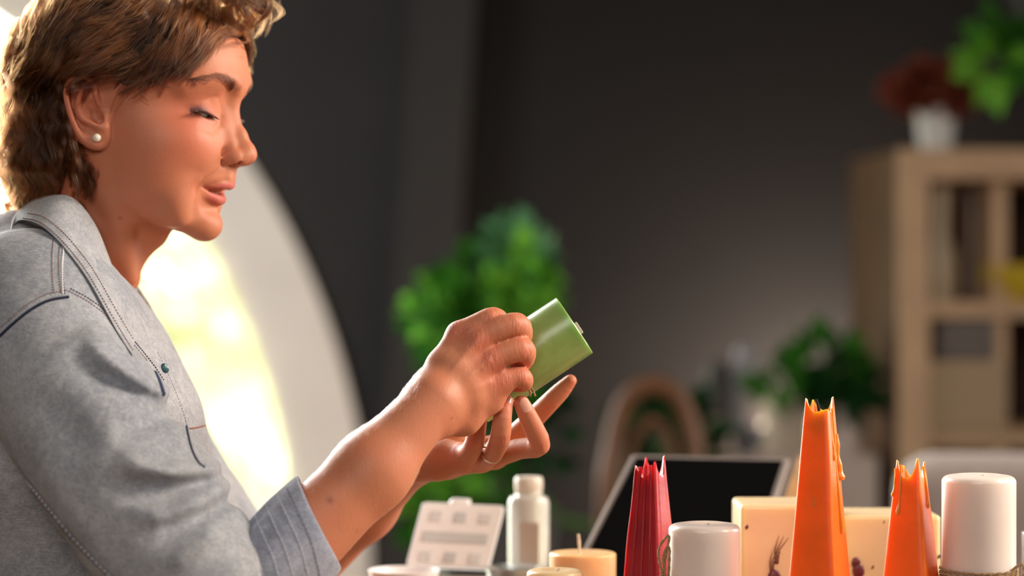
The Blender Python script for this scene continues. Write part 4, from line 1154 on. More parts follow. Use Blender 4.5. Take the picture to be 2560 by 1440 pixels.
def skull_fn(Q):
    r = np.sqrt(Q[:, 0] ** 2 + Q[:, 1] ** 2) + 1e-6
    f = (r - face_R(np.degrees(np.arctan2(np.abs(Q[:, 1]), Q[:, 0])), Q[:, 2])) * 0.86
    return smin(smax(f, Q[:, 2] - 108, 30.0), ellip(Q, (K(345, 0, 0)[0], 0, (350 - 178) / 2.75), (91, 74, 72)), 22.0)
def head_fn(Qw):
    Q = to_canon(Qw); Q[:, 1] = -np.abs(Q[:, 1])
    u, v, w_ = Q[:, 0], Q[:, 1], Q[:, 2]
    a = -v
    r = np.sqrt(u * u + v * v) + 1e-6
    th = np.degrees(np.arctan2(a, u))
    # blunt the pole of the polar table near the axis
    f = (r - face_R(th, w_)) * 0.86
    lower = np.interp(u, [-60, -30, 0, 40, 66, 90], [-25, -46, -66, -80, -88.0, -88.5]) + np.maximum(a - 25, 0) * 0.10
    f = smax(f, (lower - w_) * 0.9, 16.0)
    f = smax(f, w_ - 108, 30.0)
    f = smax(f, -u - 45, 30.0)
    cr = ellip(Q, (K(345, 0, 0)[0], 0, (350 - 178) / 2.75), (91, 74, 72))
    f = smin(f, cr, 22.0)
    near = (u > -14) & (a < 90) & (w_ > -105) & (w_ < 90)
    if near.any():
        q = Q[near]; g = f[near]
        g = smin(g, chain(q, sm([(100.0, -9, wz(221), 5.0), (96.0, -24, wz(209), 4.5), (83.5, -42, wz(208), 4.0), (71, -52, wz(222), 4.0)], 2)), 13)
        g = smax(g, -ellip(q, (104.6, -18.5, wz(264)), (9, 7.5, 11)), 12)
        # lids over the eyeball
        g = smin(g, np.linalg.norm(q - EYE_C - np.array((0, 0, 0.6)), axis=1) - (EYE_R + 1.6), 7.0)
        # cheek, chin
        g = smin(g, ellip(q, (66, -40, wz(362)), (16, 16, 17)), 24)
        g = smin(g, ellip(q, (38, -49.5, wz(385)), (24, 17, 34)), 22)
        g = smin(g, ellip(q, (70.8, 0, wz(566)), (12.8, 15, 12.0)), 12)
        g = smin(g, ellip(q, (58.5, -36, wz(500)), (12, 13, 20)), 18)
        fr = q[:, 0] > 40
        g = g + fr * crease(q, (1, 2), [(-16.5, EYE_C[2] + 2, 3.0, 1.0), (-17.5, EYE_C[2] - 5, 2.8, 1.9), (-20, EYE_C[2] - 11, 2.8, 1.7), (-24, EYE_C[2] - 14, 3.2, 1.2), (-33, EYE_C[2] - 19, 3.5, 0.9), (-44, EYE_C[2] - 18, 4, 0.3)])
        g = g + fr * crease(q, (1, 2), [(-18.5, EYE_C[2] + 5.5, 2.2, 0.3), (-25, EYE_C[2] + 11.0, 2.4, 0.6), (-34, EYE_C[2] + 12.4, 2.4, 0.6), (-43, EYE_C[2] + 7.5, 2.0, 0.6), (-50, EYE_C[2] + 0, 2, 0.3)])
        # opening between the lids
        fs = fissure(q)
        inside = np.linalg.norm(q - EYE_C, axis=1) - (EYE_R + 9)
        g = smax(g, -np.maximum(fs, inside), 0.9)
        # nose: bridge, side walls, tip, columella, wing
        g = smin(g, chain(q, [(95.0, 0, wz(262), 5.6), (97.0, 0, wz(300), 5.8), (103.5, 0, wz(340), 6.6), (109.0, 0, wz(372), 7.5)], 4), 8)
        g = smin(g, chain(q, [(89, -7.5, wz(285), 4.5), (93.0, -8.5, wz(330), 6.0), (98, -8.5, wz(372), 7.0)], 4), 8)
        g = smin(g, ellip(q, (110.4, 0, wz(389)), (9.4, 9.4, 8.4)), 6)
        g = smin(g, chain(q, [(108, -3.2, wz(401), 4.4), (98, -2, wz(410), 4.0)], 3), 4)
        g = smin(g, ellip(q, (101.0, -12.4, wz(396)), (9.6, 5.6, 8.4)), 3.4)
        g = smin(g, ellip(q, (107.0, -7.0, wz(394)), (7.6, 5.4, 6.6)), 4)
        g = g + crease(q, (0, 1, 2), [(99, -15.0, wz(419), 1.8, 0.8), (93, -17.6, wz(412), 2.3, 2.6), (90.0, -19.2, wz(397), 2.7, 3.4), (93.5, -18.0, wz(381), 3.0, 2.4), (99, -15.5, wz(371), 3.2, 1.0)])
        # nostril
        g = smax(g, -ellip(q, (103.5, -11.0, wz(412)), (6.6, 3.6, 4.4), ROT_N), 1.6)
        # philtrum and lip skin
        g = smin(g, chain(q, [(92.6, -3.4, wz(424), 4.2), (93.6, -4.0, wz(447), 4.0)], 3), 6)
        # lips and the line between them
        up = lips_d(q, True); lo = lips_d(q, False)
        g = smin(g, up, 2.4)
        g = smin(g, lo, 4.5)
        g = g + (q[:, 0] > 60) * crease(q, (1, 2), [(0, wz(482), 1.9, 2.6), (-9, wz(480), 1.6, 2.4), (-17, wz(477.5), 1.3, 2.0), (-23, wz(472.5), 1.2, 1.8), (-27, wz(469.5), 1.6, 1.3), (-29, wz(468), 1.6, 0.3)])
        # fold from the nose wing round the mouth corner; dip beside the chin; smile hollow
        g = g + (q[:, 0] > 45) * crease(q, (1, 2), [(-19, wz(418), 2.2, 0.2), (-25, wz(434), 2.4, 0.7), (-31, wz(452), 2.4, 1.3), (-34.5, wz(474), 2.6, 1.2), (-35, wz(500), 3.4, 0.5), (-34, wz(525), 4, 0.2)])
        g = g - (q[:, 0] > 45) * crease(q, (1, 2), [(-28, wz(428), 3.5, 0.2), (-36, wz(450), 3.5, 0.5), (-40, wz(476), 4, 0.5), (-41, wz(505), 5, 0.1)])
        g = g + (q[:, 0] > 35) * crease(q, (1, 2), [(-31, wz(515), 5, 0.6), (-28, wz(545), 6, 1.5), (-27, wz(570), 6, 1.2), (-27, wz(600), 6, 0.3)])
        g = g + (q[:, 0] > 45) * crease(q, (1, 2), [(0, wz(530), 4, 0.3), (-10, wz(527), 4, 0.9), (-20, wz(518), 4, 0.7), (-27, wz(500), 4, 0.2)])
        f[near] = g
    # ear
    er = (u > -60) & (u < 30) & (a > 55) & (w_ > -30) & (w_ < 75)
    if er.any():
        q = Q[er]; g = f[er]
        e = ear_fn(q)
        f[er] = smin(g, e, 3.0)
    return f
ROT_N = np.array(Matrix.Rotation(math.radians(-20), 3, 'Y'))
def E_(px, py, a, r): return K(px, py, a, r)
HELIX = [E_(247, 262, 75, 2.4), E_(240, 236, 79, 2.4), E_(233, 208, 81, 2.6), E_(212, 193, 83.5, 2.6), E_(190, 194, 86, 2.7), E_(173, 208, 87.5, 2.7), E_(165, 232, 87.5, 2.6),
         E_(170, 265, 86, 2.5), E_(180, 298, 83, 2.6), E_(196, 332, 79, 3.2), E_(218, 354, 76, 4.0), E_(242, 362, 73, 4.2), E_(262, 360, 69, 3.6)]
ANTI = [E_(205, 222, 81.5, 2.2), E_(197, 245, 82.5, 2.6), E_(195, 272, 81, 2.8), E_(207, 297, 79, 2.8), E_(231, 309, 77, 2.8), E_(248, 318, 75.5, 3.0)]
HELIX = sm(HELIX, 3); ANTI = sm(ANTI, 3)
GROOVE = sm([E_(231, 226, 83, 1.8), E_(214, 212, 86, 1.6), E_(190, 212, 88.5, 1.5), E_(180, 235, 89, 1.5), E_(184, 268, 87, 1.4), E_(192, 300, 84, 1.2)], 3)
def ear_fn(q):
    # thin plate: slab around the plane through the ear, limited to an oval
    c = np.array(K(217, 276, 77)); n = np.array(K(217, 276, 78)) - c
    p1 = np.array(K(170, 250, 83)); p2 = np.array(K(250, 350, 72)); p3 = np.array(K(240, 215, 78))
    nn = np.cross(p2 - p1, p3 - p1); nn /= np.linalg.norm(nn)
    if nn[1] > 0: nn = -nn
    up = np.array((0.12, 0, 1.0)); up -= nn * (up @ nn); up /= np.linalg.norm(up); si = np.cross(up, nn)
    R = np.stack([si, nn, up], 1)
    plate = ellip(q, (p1 + p2 + p3) / 3 + nn * -3.5 + up * -1, (19, 3.6, 31), R)
    g = plate
    lobe = ellip(q, K(240, 345, 73), (11, 3.6, 10), R)
    g = smin(g, lobe, 6)
    g = smin(g, chain(q, HELIX), 3.0)
    g = smin(g, chain(q, ANTI), 3.5)
    g = smin(g, chain(q, [E_(264, 290, 72, 3.6), E_(262, 318, 72.5, 4.0), E_(266, 345, 69, 4)], 2), 4)
    # fill towards the head
    g = smin(g, ellip(q, np.array(K(232, 285, 66)), (15, 8, 24)), 5)
    # concha and the groove inside the rim
    g = smax(g, -chain(q, [E_(226, 262, 79, 4.2), E_(236, 285, 77, 5.2), E_(247, 300, 74, 4.2)], 2), 3.0)
    g = smax(g, -chain(q, GROOVE), 2.5)
    return g

BODY = Field()
_hc = from_canon([(0, 0, 40)])[0]
BODY.nodes.append((head_fn, _hc - 150, _hc + np.array((150, 150, 110)), 20.0))
# ---- neck
BODY.add_chain([CP(290, 425, 4, 49), CP(222, 592, 8, 51), CP(105, 765, 10, 60)], k=16, ki=6)
BODY.add_chain([CP(262, 405, -48, 11), CP(300, 560, -34, 10.5), CP(322, 690, -12, 9)], k=14)
BODY.add_chain([CP(262, 405, 48, 11), CP(300, 560, 42, 10.5), CP(325, 700, 24, 9)], k=14)
BODY.add_chain([CP(372, 580, 0, 17), CP(328, 628, 2, 12), CP(296, 690, 4, 12)], k=16)     # throat
# ---- torso (all under the shirt)
BODY.add_chain([CP(120, 860, -95, 62), CP(130, 860, 110, 62)], k=30)
BODY.add_chain([CP(150, 1010, -60, 85), CP(160, 1010, 70, 85)], k=40)
BODY.add_chain([CP(250, 1080, -60, 58), CP(260, 1080, 66, 58)], k=30)
BODY.add_chain([CP(170, 1100, 0, 100), CP(190, 1500, 0, 105), CP(160, 1750, 0, 115)], k=50)
# ---- arms
BODY.add_chain([CP(120, 880, -140, 50), CP(290, 1160, -184, 46), CP(535, 1530, -215, 36)], k=25, ki=20)
BODY.add_chain([CP(200, 880, 175, 50), CP(400, 1200, 190, 46), CP(600, 1530, 160, 38)], k=25, ki=20)

def forearm(Q, el, mid, wr, relb, rmid, rwr, off, side):
    el, mid, wr = map(np.array, (el, mid, wr))
    ax = (wr - el) / np.linalg.norm(wr - el)
    s = np.array(side, float); s -= ax * (s @ ax); s /= np.linalg.norm(s)
    d1 = chain(Q, [(*(el), relb), (*(mid + s * off * .6), rmid), (*(wr + s * off), rwr)], 18)
    d2 = chain(Q, [(*(el), relb), (*(mid - s * off * .6), rmid), (*(wr - s * off), rwr)], 18)
    return smin(d1, d2, 16)

# right (near) hand: fingers close over the candle
RW = Pm(1082, 1004, -140)
R_MCP = dict(i=CP(1148, 838, -116, 10.5), m=CP(1194, 850, -127, 11.0), r=CP(1226, 898, -127, 10.6), l=CP(1248, 950, -118, 9.6))
R_FING = [
    [CP(1148, 836, -115, 10.6), CP(1196, 812, -118, 10.2), CP(1234, 797, -115, 10.2), CP(1256, 812, -92, 8.6), CP(1282, 845, -88, 7.4)],
    [CP(1196, 849, -127, 10.8), CP(1248, 823, -127, 10.4), CP(1292, 812, -121, 10.6), CP(1306, 838, -103, 9.0), CP(1296, 866, -98, 7.6)],
    [CP(1228, 897, -127, 10.6), CP(1270, 881, -126, 10.4), CP(1306, 873, -120, 10.6), CP(1312, 896, -104, 8.8), CP(1296, 917, -99, 7.4)],
    [CP(1250, 951, -117, 9.4), CP(1282, 944, -116, 8.8), CP(1305, 944, -112, 8.8), CP(1310, 958, -100, 7.4), CP(1290, 962, -95, 6.6)]]
R_FING = [sm(c, 3) for c in R_FING]
R_THUMB = [CP(1100, 945, -112, 13), CP(1140, 880, -84, 11.5), CP(1205, 838, -60, 9.5), CP(1252, 842, -40, 8.5)]
R_KNU = [R_MCP[k] for k in 'imrl']
def right_hand(Q):
    f = None
    for c in R_FING:
        d = chain(Q, c)
        f = d if f is None else smin(f, d, 2.6)
    p = None
    for (a, b) in (((1062, 985, -140, 14), R_MCP['i']), ((1075, 1000, -144, 14), R_MCP['m']), ((1090, 1015, -143, 14), R_MCP['r']), ((1100, 1030, -138, 14.5), R_MCP['l'])):
        d = chain(Q, [CP(*a[:3], a[3]), (*(0.5 * (np.array(CP(*a)[:3]) + np.array(b[:3]))), 12.5), b], 6)
        p = d if p is None else smin(p, d, 9)
    hy = chain(Q, [CP(1105, 1050, -128, 15), CP(1160, 1045, -116, 14), CP(1225, 1000, -110, 10.5), CP(1250, 970, -110, 9)], 8)
    p = smin(p, hy, 14)
    pad = chain(Q, [CP(1120, 960, -118, 17), CP(1190, 920, -108, 14)], 4)
    p = smin(p, pad, 12)
    # extensor tendons running to the knuckles, web dips between them
    g = smin(p, f, 6.5)
    g = smin(g, chain(Q, R_THUMB, 5), 6)
    bk = Q[:, 1] < -128
    def pc(px, py, wd, dp):
        v = Pm(px, py, -138); return (v[0], v[2], wd, dp)
    for pts in ([(1112, 950, 3, 0), (1145, 908, 2.6, -0.9), (1186, 862, 3.0, -1.0), (1196, 850, 4.0, -0.8)], [(1130, 985, 3, 0), (1180, 935, 2.6, -0.8), (1222, 902, 3.2, -1.0)],
                [(1100, 900, 2.5, 0), (1130, 868, 2.5, -0.6), (1150, 848, 3, -0.6)], [(1160, 985, 3, 0), (1225, 958, 3, -0.6)],
                [(1160, 905, 5, 0.0), (1205, 885, 4.5, 0.9), (1232, 866, 4, 0.8)], [(1195, 955, 5, 0), (1235, 932, 4.5, 0.9), (1262, 918, 4, 0.8)], [(1130, 880, 4, 0), (1165, 850, 3.5, 0.9), (1190, 826, 4, 0.5)]):
        g = g + bk * crease(Q, (0, 2), [pc(*p) for p in pts])
    return g
LW = Pm(1020, 1165, 8)
L_FING = [
    [CP(1158, 1148, -50, 10.5), CP(1176, 1128, -72, 9.0), CP(1188, 1100, -86, 8.4), CP(1196, 1050, -90, 7.8), CP(1210, 1012, -82, 6.8)],
    [CP(1203, 1148, -30, 11.0), CP(1232, 1132, -66, 9.2), CP(1250, 1095, -93, 9.0), CP(1256, 1045, -99, 8.2), CP(1263, 1004, -94, 7.0)],
    [CP(1236, 1140, -10, 11.0), CP(1300, 1122, -45, 9.3), CP(1349, 1112, -68, 9.3), CP(1325, 1052, -84, 8.6), CP(1304, 1008, -90, 6.9)],
    [CP(1262, 1112, 12, 10.5), CP(1322, 1058, -8, 9.6), CP(1368, 1012, -26, 8.9), CP(1402, 978, -32, 8.0), CP(1426, 952, -36, 5.6)]]
L_FING = [sm(c, 3) for c in L_FING]
L_THUMB = [CP(1070, 1130, 18, 15), CP(1125, 1085, 24, 12), CP(1185, 1030, 10, 9.5), CP(1235, 985, -8, 8.0)]
L_MCP = [tuple(c[0]) for c in L_FING]
def left_hand(Q):
    f = None
    for c in L_FING:
        d = chain(Q, c)
        f = d if f is None else smin(f, d, 1.4)
    p = None
    st = (CP(1035, 1168, -16, 14), CP(1040, 1165, 0, 14), CP(1042, 1160, 14, 14), CP(1045, 1150, 26, 13))
    for a, b in zip(st, L_MCP):
        m = 0.5 * (np.array(a[:3]) + np.array(b[:3])) + np.array((0, 0, -1.5))
        d = chain(Q, [a, (*m, 12.5), b], 6)
        p = d if p is None else smin(p, d, 9)
    p = smin(p, chain(Q, [CP(1060, 1150, -22, 14), CP(1110, 1140, -38, 14), CP(1150, 1140, -52, 11)], 6), 12)
    g = smin(p, f, 6.0)
    g = smin(g, chain(Q, L_THUMB, 6), 8)
    return g
_el, _md, _wr = Pm(545, 1560, -215), Pm(930, 1176, -166), RW
BODY.add(lambda Q: forearm(Q, _el, _md, _wr, 35, 27.2, 20.5, 8.5, (0.69, 0, 0.73)), [_el, _md, _wr], k=14, pad=45)
LEFT = Field()
_el2, _md2, _wr2 = Pm(600, 1540, 160), Pm(905, 1262, 60), LW
LEFT.add(lambda Q: forearm(Q, _el2, _md2, _wr2, 38, 27, 17.5, 7, (0.3, 0.8, 0.3)), [_el2, _md2, _wr2], k=14, pad=45)
BODY.add(right_hand, [RW] + [np.array(c[:3]) for f in R_FING for c in f], k=12, pad=22)
LEFT.add(left_hand, [LW] + [np.array(c[:3]) for f in L_FING for c in f], k=12, pad=22)

_right = BODY
_XCUT = Pm(800, 0, 0)[0]
def BODY(Q, margin=30.0):
    a = _right(Q, margin); b = LEFT(Q, margin)
    return np.where(Q[:, 0] > _XCUT, smin(a, b, 0.8), smin(a, b, 14.0))
import time as _t
_t0 = _t.time()
BV, BQ = surface(BODY, (-530, -330, 640), (90, 290, 1360), 2.6)
body_me = mesh_np('body', BV, BQ)
print('body base', len(BV), round(_t.time() - _t0, 1))
def m_face(V):
    C = to_canon(V)
    return (C[:, 0] > -62) & (C[:, 2] > -112) & (C[:, 2] < 105) & (C[:, 1] < 45)
def m_hand(V):
    return (V[:, 0] > Pm(1030, 0, -120)[0]) & (V[:, 2] > 850)
def m_fine(V):
    C = to_canon(V)
    e = (np.linalg.norm(C - EYE_C, axis=1) < 19) & (C[:, 1] < 0)
    m = (C[:, 0] > 62) & (C[:, 2] > -66) & (C[:, 2] < -8) & (C[:, 1] < 14) & (C[:, 1] > -36)
    ear = (C[:, 0] < 5) & (C[:, 0] > -60) & (C[:, 1] < -62) & (C[:, 2] > -12) & (C[:, 2] < 62)
    return e | m | ear
refine(body_me, BODY, [lambda V: m_face(V) | m_hand(V), m_fine])
print('body refined', len(body_me.vertices), round(_t.time() - _t0, 1))

_cw = get_co(body_me) / 1000
_BT = BVHTree.FromPolygons([Vector(v) for v in _cw], [tuple(p.vertices) for p in body_me.polygons])
def bhit(px, py):
    c = Vector((0, -DIST, CAM_Z)); h = _BT.ray_cast(c, (P(px, py, 0) - c).normalized())
    return None if h[0] is None else np.array(h[0]) * 1000
print('bvh', round(_t.time() - _t0, 1))
# ------------------------------------------------------------------ skin colour, person root, eyes, brows
woman = empty('person', (-0.40, 0.05, 0.0), 0, 'woman with wavy brown hair in a faded denim shirt, looking down at a green candle', 'person')
woman_inv = Matrix.Translation(-Vector(woman.location))
def child(o, par=None):
    """parent keeping the world placement"""
    o.parent = par if par is not None else woman
    if par is None or par is woman:
        o.matrix_parent_inverse = woman_inv
    return o

V = get_co(body_me); C = to_canon(V); Cs = C.copy(); Cs[:, 1] = -np.abs(C[:, 1])
base = np.array((0.53, 0.20, 0.105))
col = np.tile(base, (len(V), 1))
def blend(mask, c):
    global col
    m = np.clip(mask, 0, 1)[:, None]; col = col * (1 - m) + np.array(c) * m
hd = (C[:, 2] > -125)
def gau(P0, s, Q=Cs): return np.exp(-(((Q - np.array(P0)) / s) ** 2).sum(1))
sel = hd & (C[:, 0] > 55)
ul = np.full(len(V), 99.0); ll = ul.copy()
ul[sel] = lips_d(Cs[sel], True); ll[sel] = lips_d(Cs[sel], False)
blend(hd * gau((70, -44, wz(330)), (32, 24, 30)) * 0.75, (0.62, 0.135, 0.075))         # cheek
blend(hd * gau((40, -60, wz(420)), (30, 22, 34)) * 0.40, (0.62, 0.19, 0.11))
blend(hd * gau((112, 0, wz(392)), (12, 14, 12)) * 0.45, (0.60, 0.20, 0.12))          # nose
blend(hd * gau((96, -14, wz(150)), (22, 30, 20)) * 0.3, (0.72, 0.38, 0.25))          # forehead
blend(hd * (Cs[:, 1] < -66) * gau((-30, -78, wz(280)), (30, 22, 40)) * 0.6, (0.58, 0.16, 0.10))
blend(hd * gau((84, -30, wz(350)), (12, 14, 12)) * 0.35, (0.78, 0.44, 0.30))
lipm = np.clip((1.1 - np.minimum(ul, ll)) / 0.9, 0, 1) * (Cs[:, 0] > 66)
skinside = np.clip((Cs[:, 2] - (UP_LIP[0][2] + 3.4 - 0.16 * np.abs(Cs[:, 1]))) / 0.9, 0, 1)      # top edge of the upper lip
lipm = lipm * (1 - skinside) * (1 - np.clip((wz(514) - Cs[:, 2]) / 1.5, 0, 1))
blend(lipm * 0.85, (0.50, 0.115, 0.10))
# eye make-up: violet-grey along the lash line, fading upwards
qe = Cs - EYE_C; rad = np.linalg.norm(qe, axis=1) + 1e-6
el = np.degrees(np.arcsin(np.clip(qe[:, 2] / rad, -1, 1))); az = np.degrees(np.arctan2(-qe[:, 1], qe[:, 0])); sE = (az - 24) / 40
mar = LID_MARGIN(np.clip(sE, -1.2, 1.5))
close = (rad < 22) & (qe[:, 0] > -12)
blend(close * np.exp(-((el - mar - 7) / 15) ** 2) * (el > mar - 6) * np.clip((sE + 0.9), 0, 1) * np.clip(1.9 - sE, 0, 1) * (0.25 + 0.65 * np.clip(sE + .3, 0, 1)), (0.085, 0.035, 0.055))
blend(close * np.exp(-((el - mar - 1.5) / (6.0 + 4 * np.clip(sE, 0, 1))) ** 2) * (sE > -1.15) * (sE < 1.5) * 0.93, (0.02, 0.012, 0.015))
blend(close * np.exp(-((el - mar + 16 * (1 - np.clip(sE, -1, 1) ** 2)) / 4) ** 2) * (np.abs(sE) < 1.1) * 0.45, (0.30, 0.12, 0.10))
# eyebrow undertone
BROW = [(98.6, -13.5, wz(224)), (98, -18, wz(214)), (95, -25, wz(206)), (89, -33, wz(202)), (81, -42, wz(206)), (76, -47, wz(212))]
_f = np.full(len(V), 99.0); _s = hd & (Cs[:, 0] > 60) & (Cs[:, 2] > wz(250))
_f[_s] = chain(Cs[_s], [(*b, 0) for b in BROW])
_bw = np.interp(-Cs[:, 1], [10, 20, 34, 50], [3.2, 2.9, 2.1, 1.0])
_axd = np.abs(Cs[:, 2] - np.interp(-Cs[:, 1], [-b[1] for b in BROW], [b[2] for b in BROW]))
blend(_s * np.clip(1.3 - _axd / _bw, 0, 1) * (np.abs(Cs[:, 1]) > 8) * (np.abs(Cs[:, 1]) < 53) * 0.5, (0.10, 0.04, 0.025))
# knuckles and finger ends
cr = np.zeros(len(V))
for L_, fac in ((R_FING, 0.65), (L_FING, 0.5)):
    for c in L_:
        a0 = np.array(c[0][:3]); pip = np.array(c[6][:3]); tip = np.array(c[-1][:3])
        for p_, s_, k_ in ((a0, 11, fac), (pip, 8, fac * 0.7), (tip, 9, fac * 0.8)):
            blend(np.exp(-(((V - p_ - np.array((0, -8, 0))) ** 2).sum(1) / s_ ** 2)) * k_, (0.62, 0.15, 0.10))
        for p_, s_ in ((a0, 12), (pip, 9)):
            cr = np.maximum(cr, np.exp(-(((V - p_ - np.array((0, -9, 0))) ** 2).sum(1) / s_ ** 2)))
cr = np.maximum(cr, 0.18 * ((V[:, 0] > Pm(860, 0, -150)[0]) & (V[:, 2] > 850)))
# moles on the forearm and neck
for (mx, my, r_) in ((825, 1251, 1.8), (1130, 1045, 0.9), (892, 1330, 0.8), (1205, 925, 0.9), (300, 545, 1.0)):
    h_ = bhit(mx, my)
    if h_ is not None: blend(np.exp(-(((V - h_) ** 2).sum(1) / (r_ * 1.6) ** 2)) * 0.8, (0.20, 0.06, 0.035))
at = body_me.color_attributes.new('tint', 'FLOAT_COLOR', 'POINT')
at.data.foreach_set('color', np.concatenate([col, np.ones((len(V), 1))], 1).astype(np.float32).ravel())
ca = body_me.attributes.new('crease', 'FLOAT', 'POINT'); ca.data.foreach_set('value', cr.astype(np.float32))
body = child(link_mesh('body', body_me, SKIN))

def eye_mat():
    t = NT('eyeball'); g = t.new('ShaderNodeTexCoord').outputs['Object']
    sep = t.new('ShaderNodeSeparateXYZ'); t.link(g, sep.inputs[0])
    rr = t.new('ShaderNodeVectorMath', operation='LENGTH')
    cb = t.new('ShaderNodeCombineXYZ'); t.link(sep.outputs[0], cb.inputs[0]); t.link(sep.outputs[1], cb.inputs[1]); t.link(cb.outputs[0], rr.inputs[0])
    c = t.ramp(rr.outputs['Value'], [(0.0, (0.005, 0.005, 0.005)), (0.0019, (0.01, 0.01, 0.01)), (0.0024, (0.16, 0.20, 0.13)), (0.0054, (0.10, 0.13, 0.10)), (0.0061, (0.02, 0.025, 0.02)), (0.0066, (0.72, 0.66, 0.60))])
    # radius in metres spans a tiny part of the ramp, so scale it up first
    m = t.new('ShaderNodeMath', operation='MULTIPLY'); m.inputs[1].default_value = 100; t.link(rr.outputs['Value'], m.inputs[0])
    r = c.node; 
    for e_, p_ in zip(r.color_ramp.elements, (0.0, 0.19, 0.24, 0.54, 0.61, 0.66)): e_.position = p_
    t.link(m.outputs[0], r.inputs['Fac']); t.link(c, t.b.inputs['Base Color'])
    t.set(Roughness=0.08, Coat_Weight=1.0, Coat_Roughness=0.03); return t.m
EYE_M = eye_mat()
for sgn in (1, -1):
    bm = bmesh.new(); bmesh.ops.create_uvsphere(bm, u_segments=32, v_segments=20, radius=EYE_R / 1000)
    for v_ in bm.verts:                                   # slight cornea bulge towards +z
        k_ = math.exp(-((v_.co.x ** 2 + v_.co.y ** 2) / 0.0055 ** 2)) if v_.co.z > 0 else 0
        v_.co += Vector((0, 0, 0.0007 * k_))
    e = from_bm('eyeball', bm, EYE_M)
    p_ = from_canon([(EYE_C[0], EYE_C[1] * sgn, EYE_C[2])])[0] / 1000
    g_ = from_canon([(EYE_C[0] + 88, EYE_C[1] * sgn, EYE_C[2] - 47)])[0] / 1000 - p_
    e.location = p_; e.rotation_euler = Vector(g_).to_track_quat('Z', 'Y').to_euler(); child(e)

def hair_obj(name, strands, radii, mat, label=None):
    """strands: list of (n,3) mm arrays; radii: (root, tip) mm"""
    cv = bpy.data.hair_curves.new(name)
    cv.add_curves([len(s) for s in strands])
    pos = np.concatenate(strands) / 1000.0
    cv.position_data.foreach_set('vector', pos.astype(np.float32).ravel())
    ra = cv.attributes.new('radius', 'FLOAT', 'POINT') if 'radius' not in cv.attributes else cv.attributes['radius']
    r = np.concatenate([np.linspace(radii[0], radii[1], len(s)) for s in strands]) / 1000.0
    ra.data.foreach_set('value', r.astype(np.float32))
    cv.materials.append(mat)
    o = bpy.data.objects.new(name, cv); COL.objects.link(o)
    child(o)
    if label: o['label'] = label
    return o
# eyebrows and lashes
rs = np.random.RandomState(3)
for sgn in (-1, 1):
    st = []
    BS = sm([(*b, 0) for b in BROW], 12); BS = np.array(BS)[:, :3]
    for _ in range(700):
        t_ = rs.rand() ** 0.9 * (len(BS) - 2); i_ = int(t_); f_ = t_ - i_
        c_ = BS[i_] * (1 - f_) + BS[i_ + 1] * f_; d_ = BS[i_ + 1] - BS[i_]; d_ /= np.linalg.norm(d_)
        u_ = t_ / len(BS); wd = 2.0 * (1 - u_) + 0.9 * u_
        c_ = c_ + np.array((0, 0, rs.uniform(-1, 1) * wd))
        dr = d_ + np.array((0, 0, 1.0 * (1 - u_) ** 2 + rs.uniform(-.15, .2))); dr /= np.linalg.norm(dr)
        ln = rs.uniform(4, 7.5) * (1 - 0.3 * u_)
        q_ = np.array([c_ + dr * ln * k / 4 + np.array((0, 0, -0.5 * (k / 4) ** 2)) for k in range(5)])
        st.append(q_)
    A = np.array(st).reshape(-1, 3)
    W_ = project(BODY, from_canon(A), 3, 6.0)
    g_, f_ = grad(BODY, W_); g_ /= np.linalg.norm(g_, axis=1)[:, None] + 1e-6
    lift = np.tile(np.array([-0.2, 0.25, 0.5, 0.7, 0.6]), len(st))[:, None]
    if sgn > 0:
        Wc = to_canon(W_ + g_ * lift); Wc[:, 1] *= -1; W_ = from_canon(Wc)
    else: W_ = W_ + g_ * lift
    hair_obj('eyebrow', list(W_.reshape(-1, 5, 3)), (0.085, 0.035), BROWH)
    st = []
    for k in range(190):
        s_ = -0.9 + 2.1 * (k + rs.rand()) / 190
        e_ = math.radians(LID_MARGIN(s_) + 1.0); a_ = math.radians(24 + 40 * s_)
        n_ = np.array((math.cos(e_) * math.cos(a_), -math.cos(e_) * math.sin(a_), math.sin(e_)))
        rr_ = np.linspace(EYE_R, EYE_R + 12, 49); n2_ = np.array((math.cos(e_ + .05) * math.cos(a_), -math.cos(e_ + .05) * math.sin(a_), math.sin(e_ + .05)))
        fv_ = BODY(from_canon(EYE_C + rr_[:, None] * n2_)); ok_ = np.flatnonzero(fv_ > 0); r0_ = rr_[ok_[0]] if len(ok_) else EYE_R + 2
        p_ = EYE_C + n_ * (r0_ - 0.9)
        L_ = (7.5 + 3.0 * max(0, s_)) * rs.uniform(0.8, 1.1)
        out = n_ + np.array((0.0, -0.55 * max(s_, -0.2), -0.35)); out /= np.linalg.norm(out)
        st.append(from_canon(np.array([p_ + out * L_ * t + np.array((0, 0, 1)) * (1.2 * t * t * L_ / 6 - 0.2 * t) * 1.2 for t in np.linspace(0, 1, 6)])))
        if sgn > 0:
            c_ = to_canon(st[-1]); c_[:, 1] *= -1; st[-1] = from_canon(c_)
    hair_obj('eyelashes', st, (0.19, 0.05), LASH)

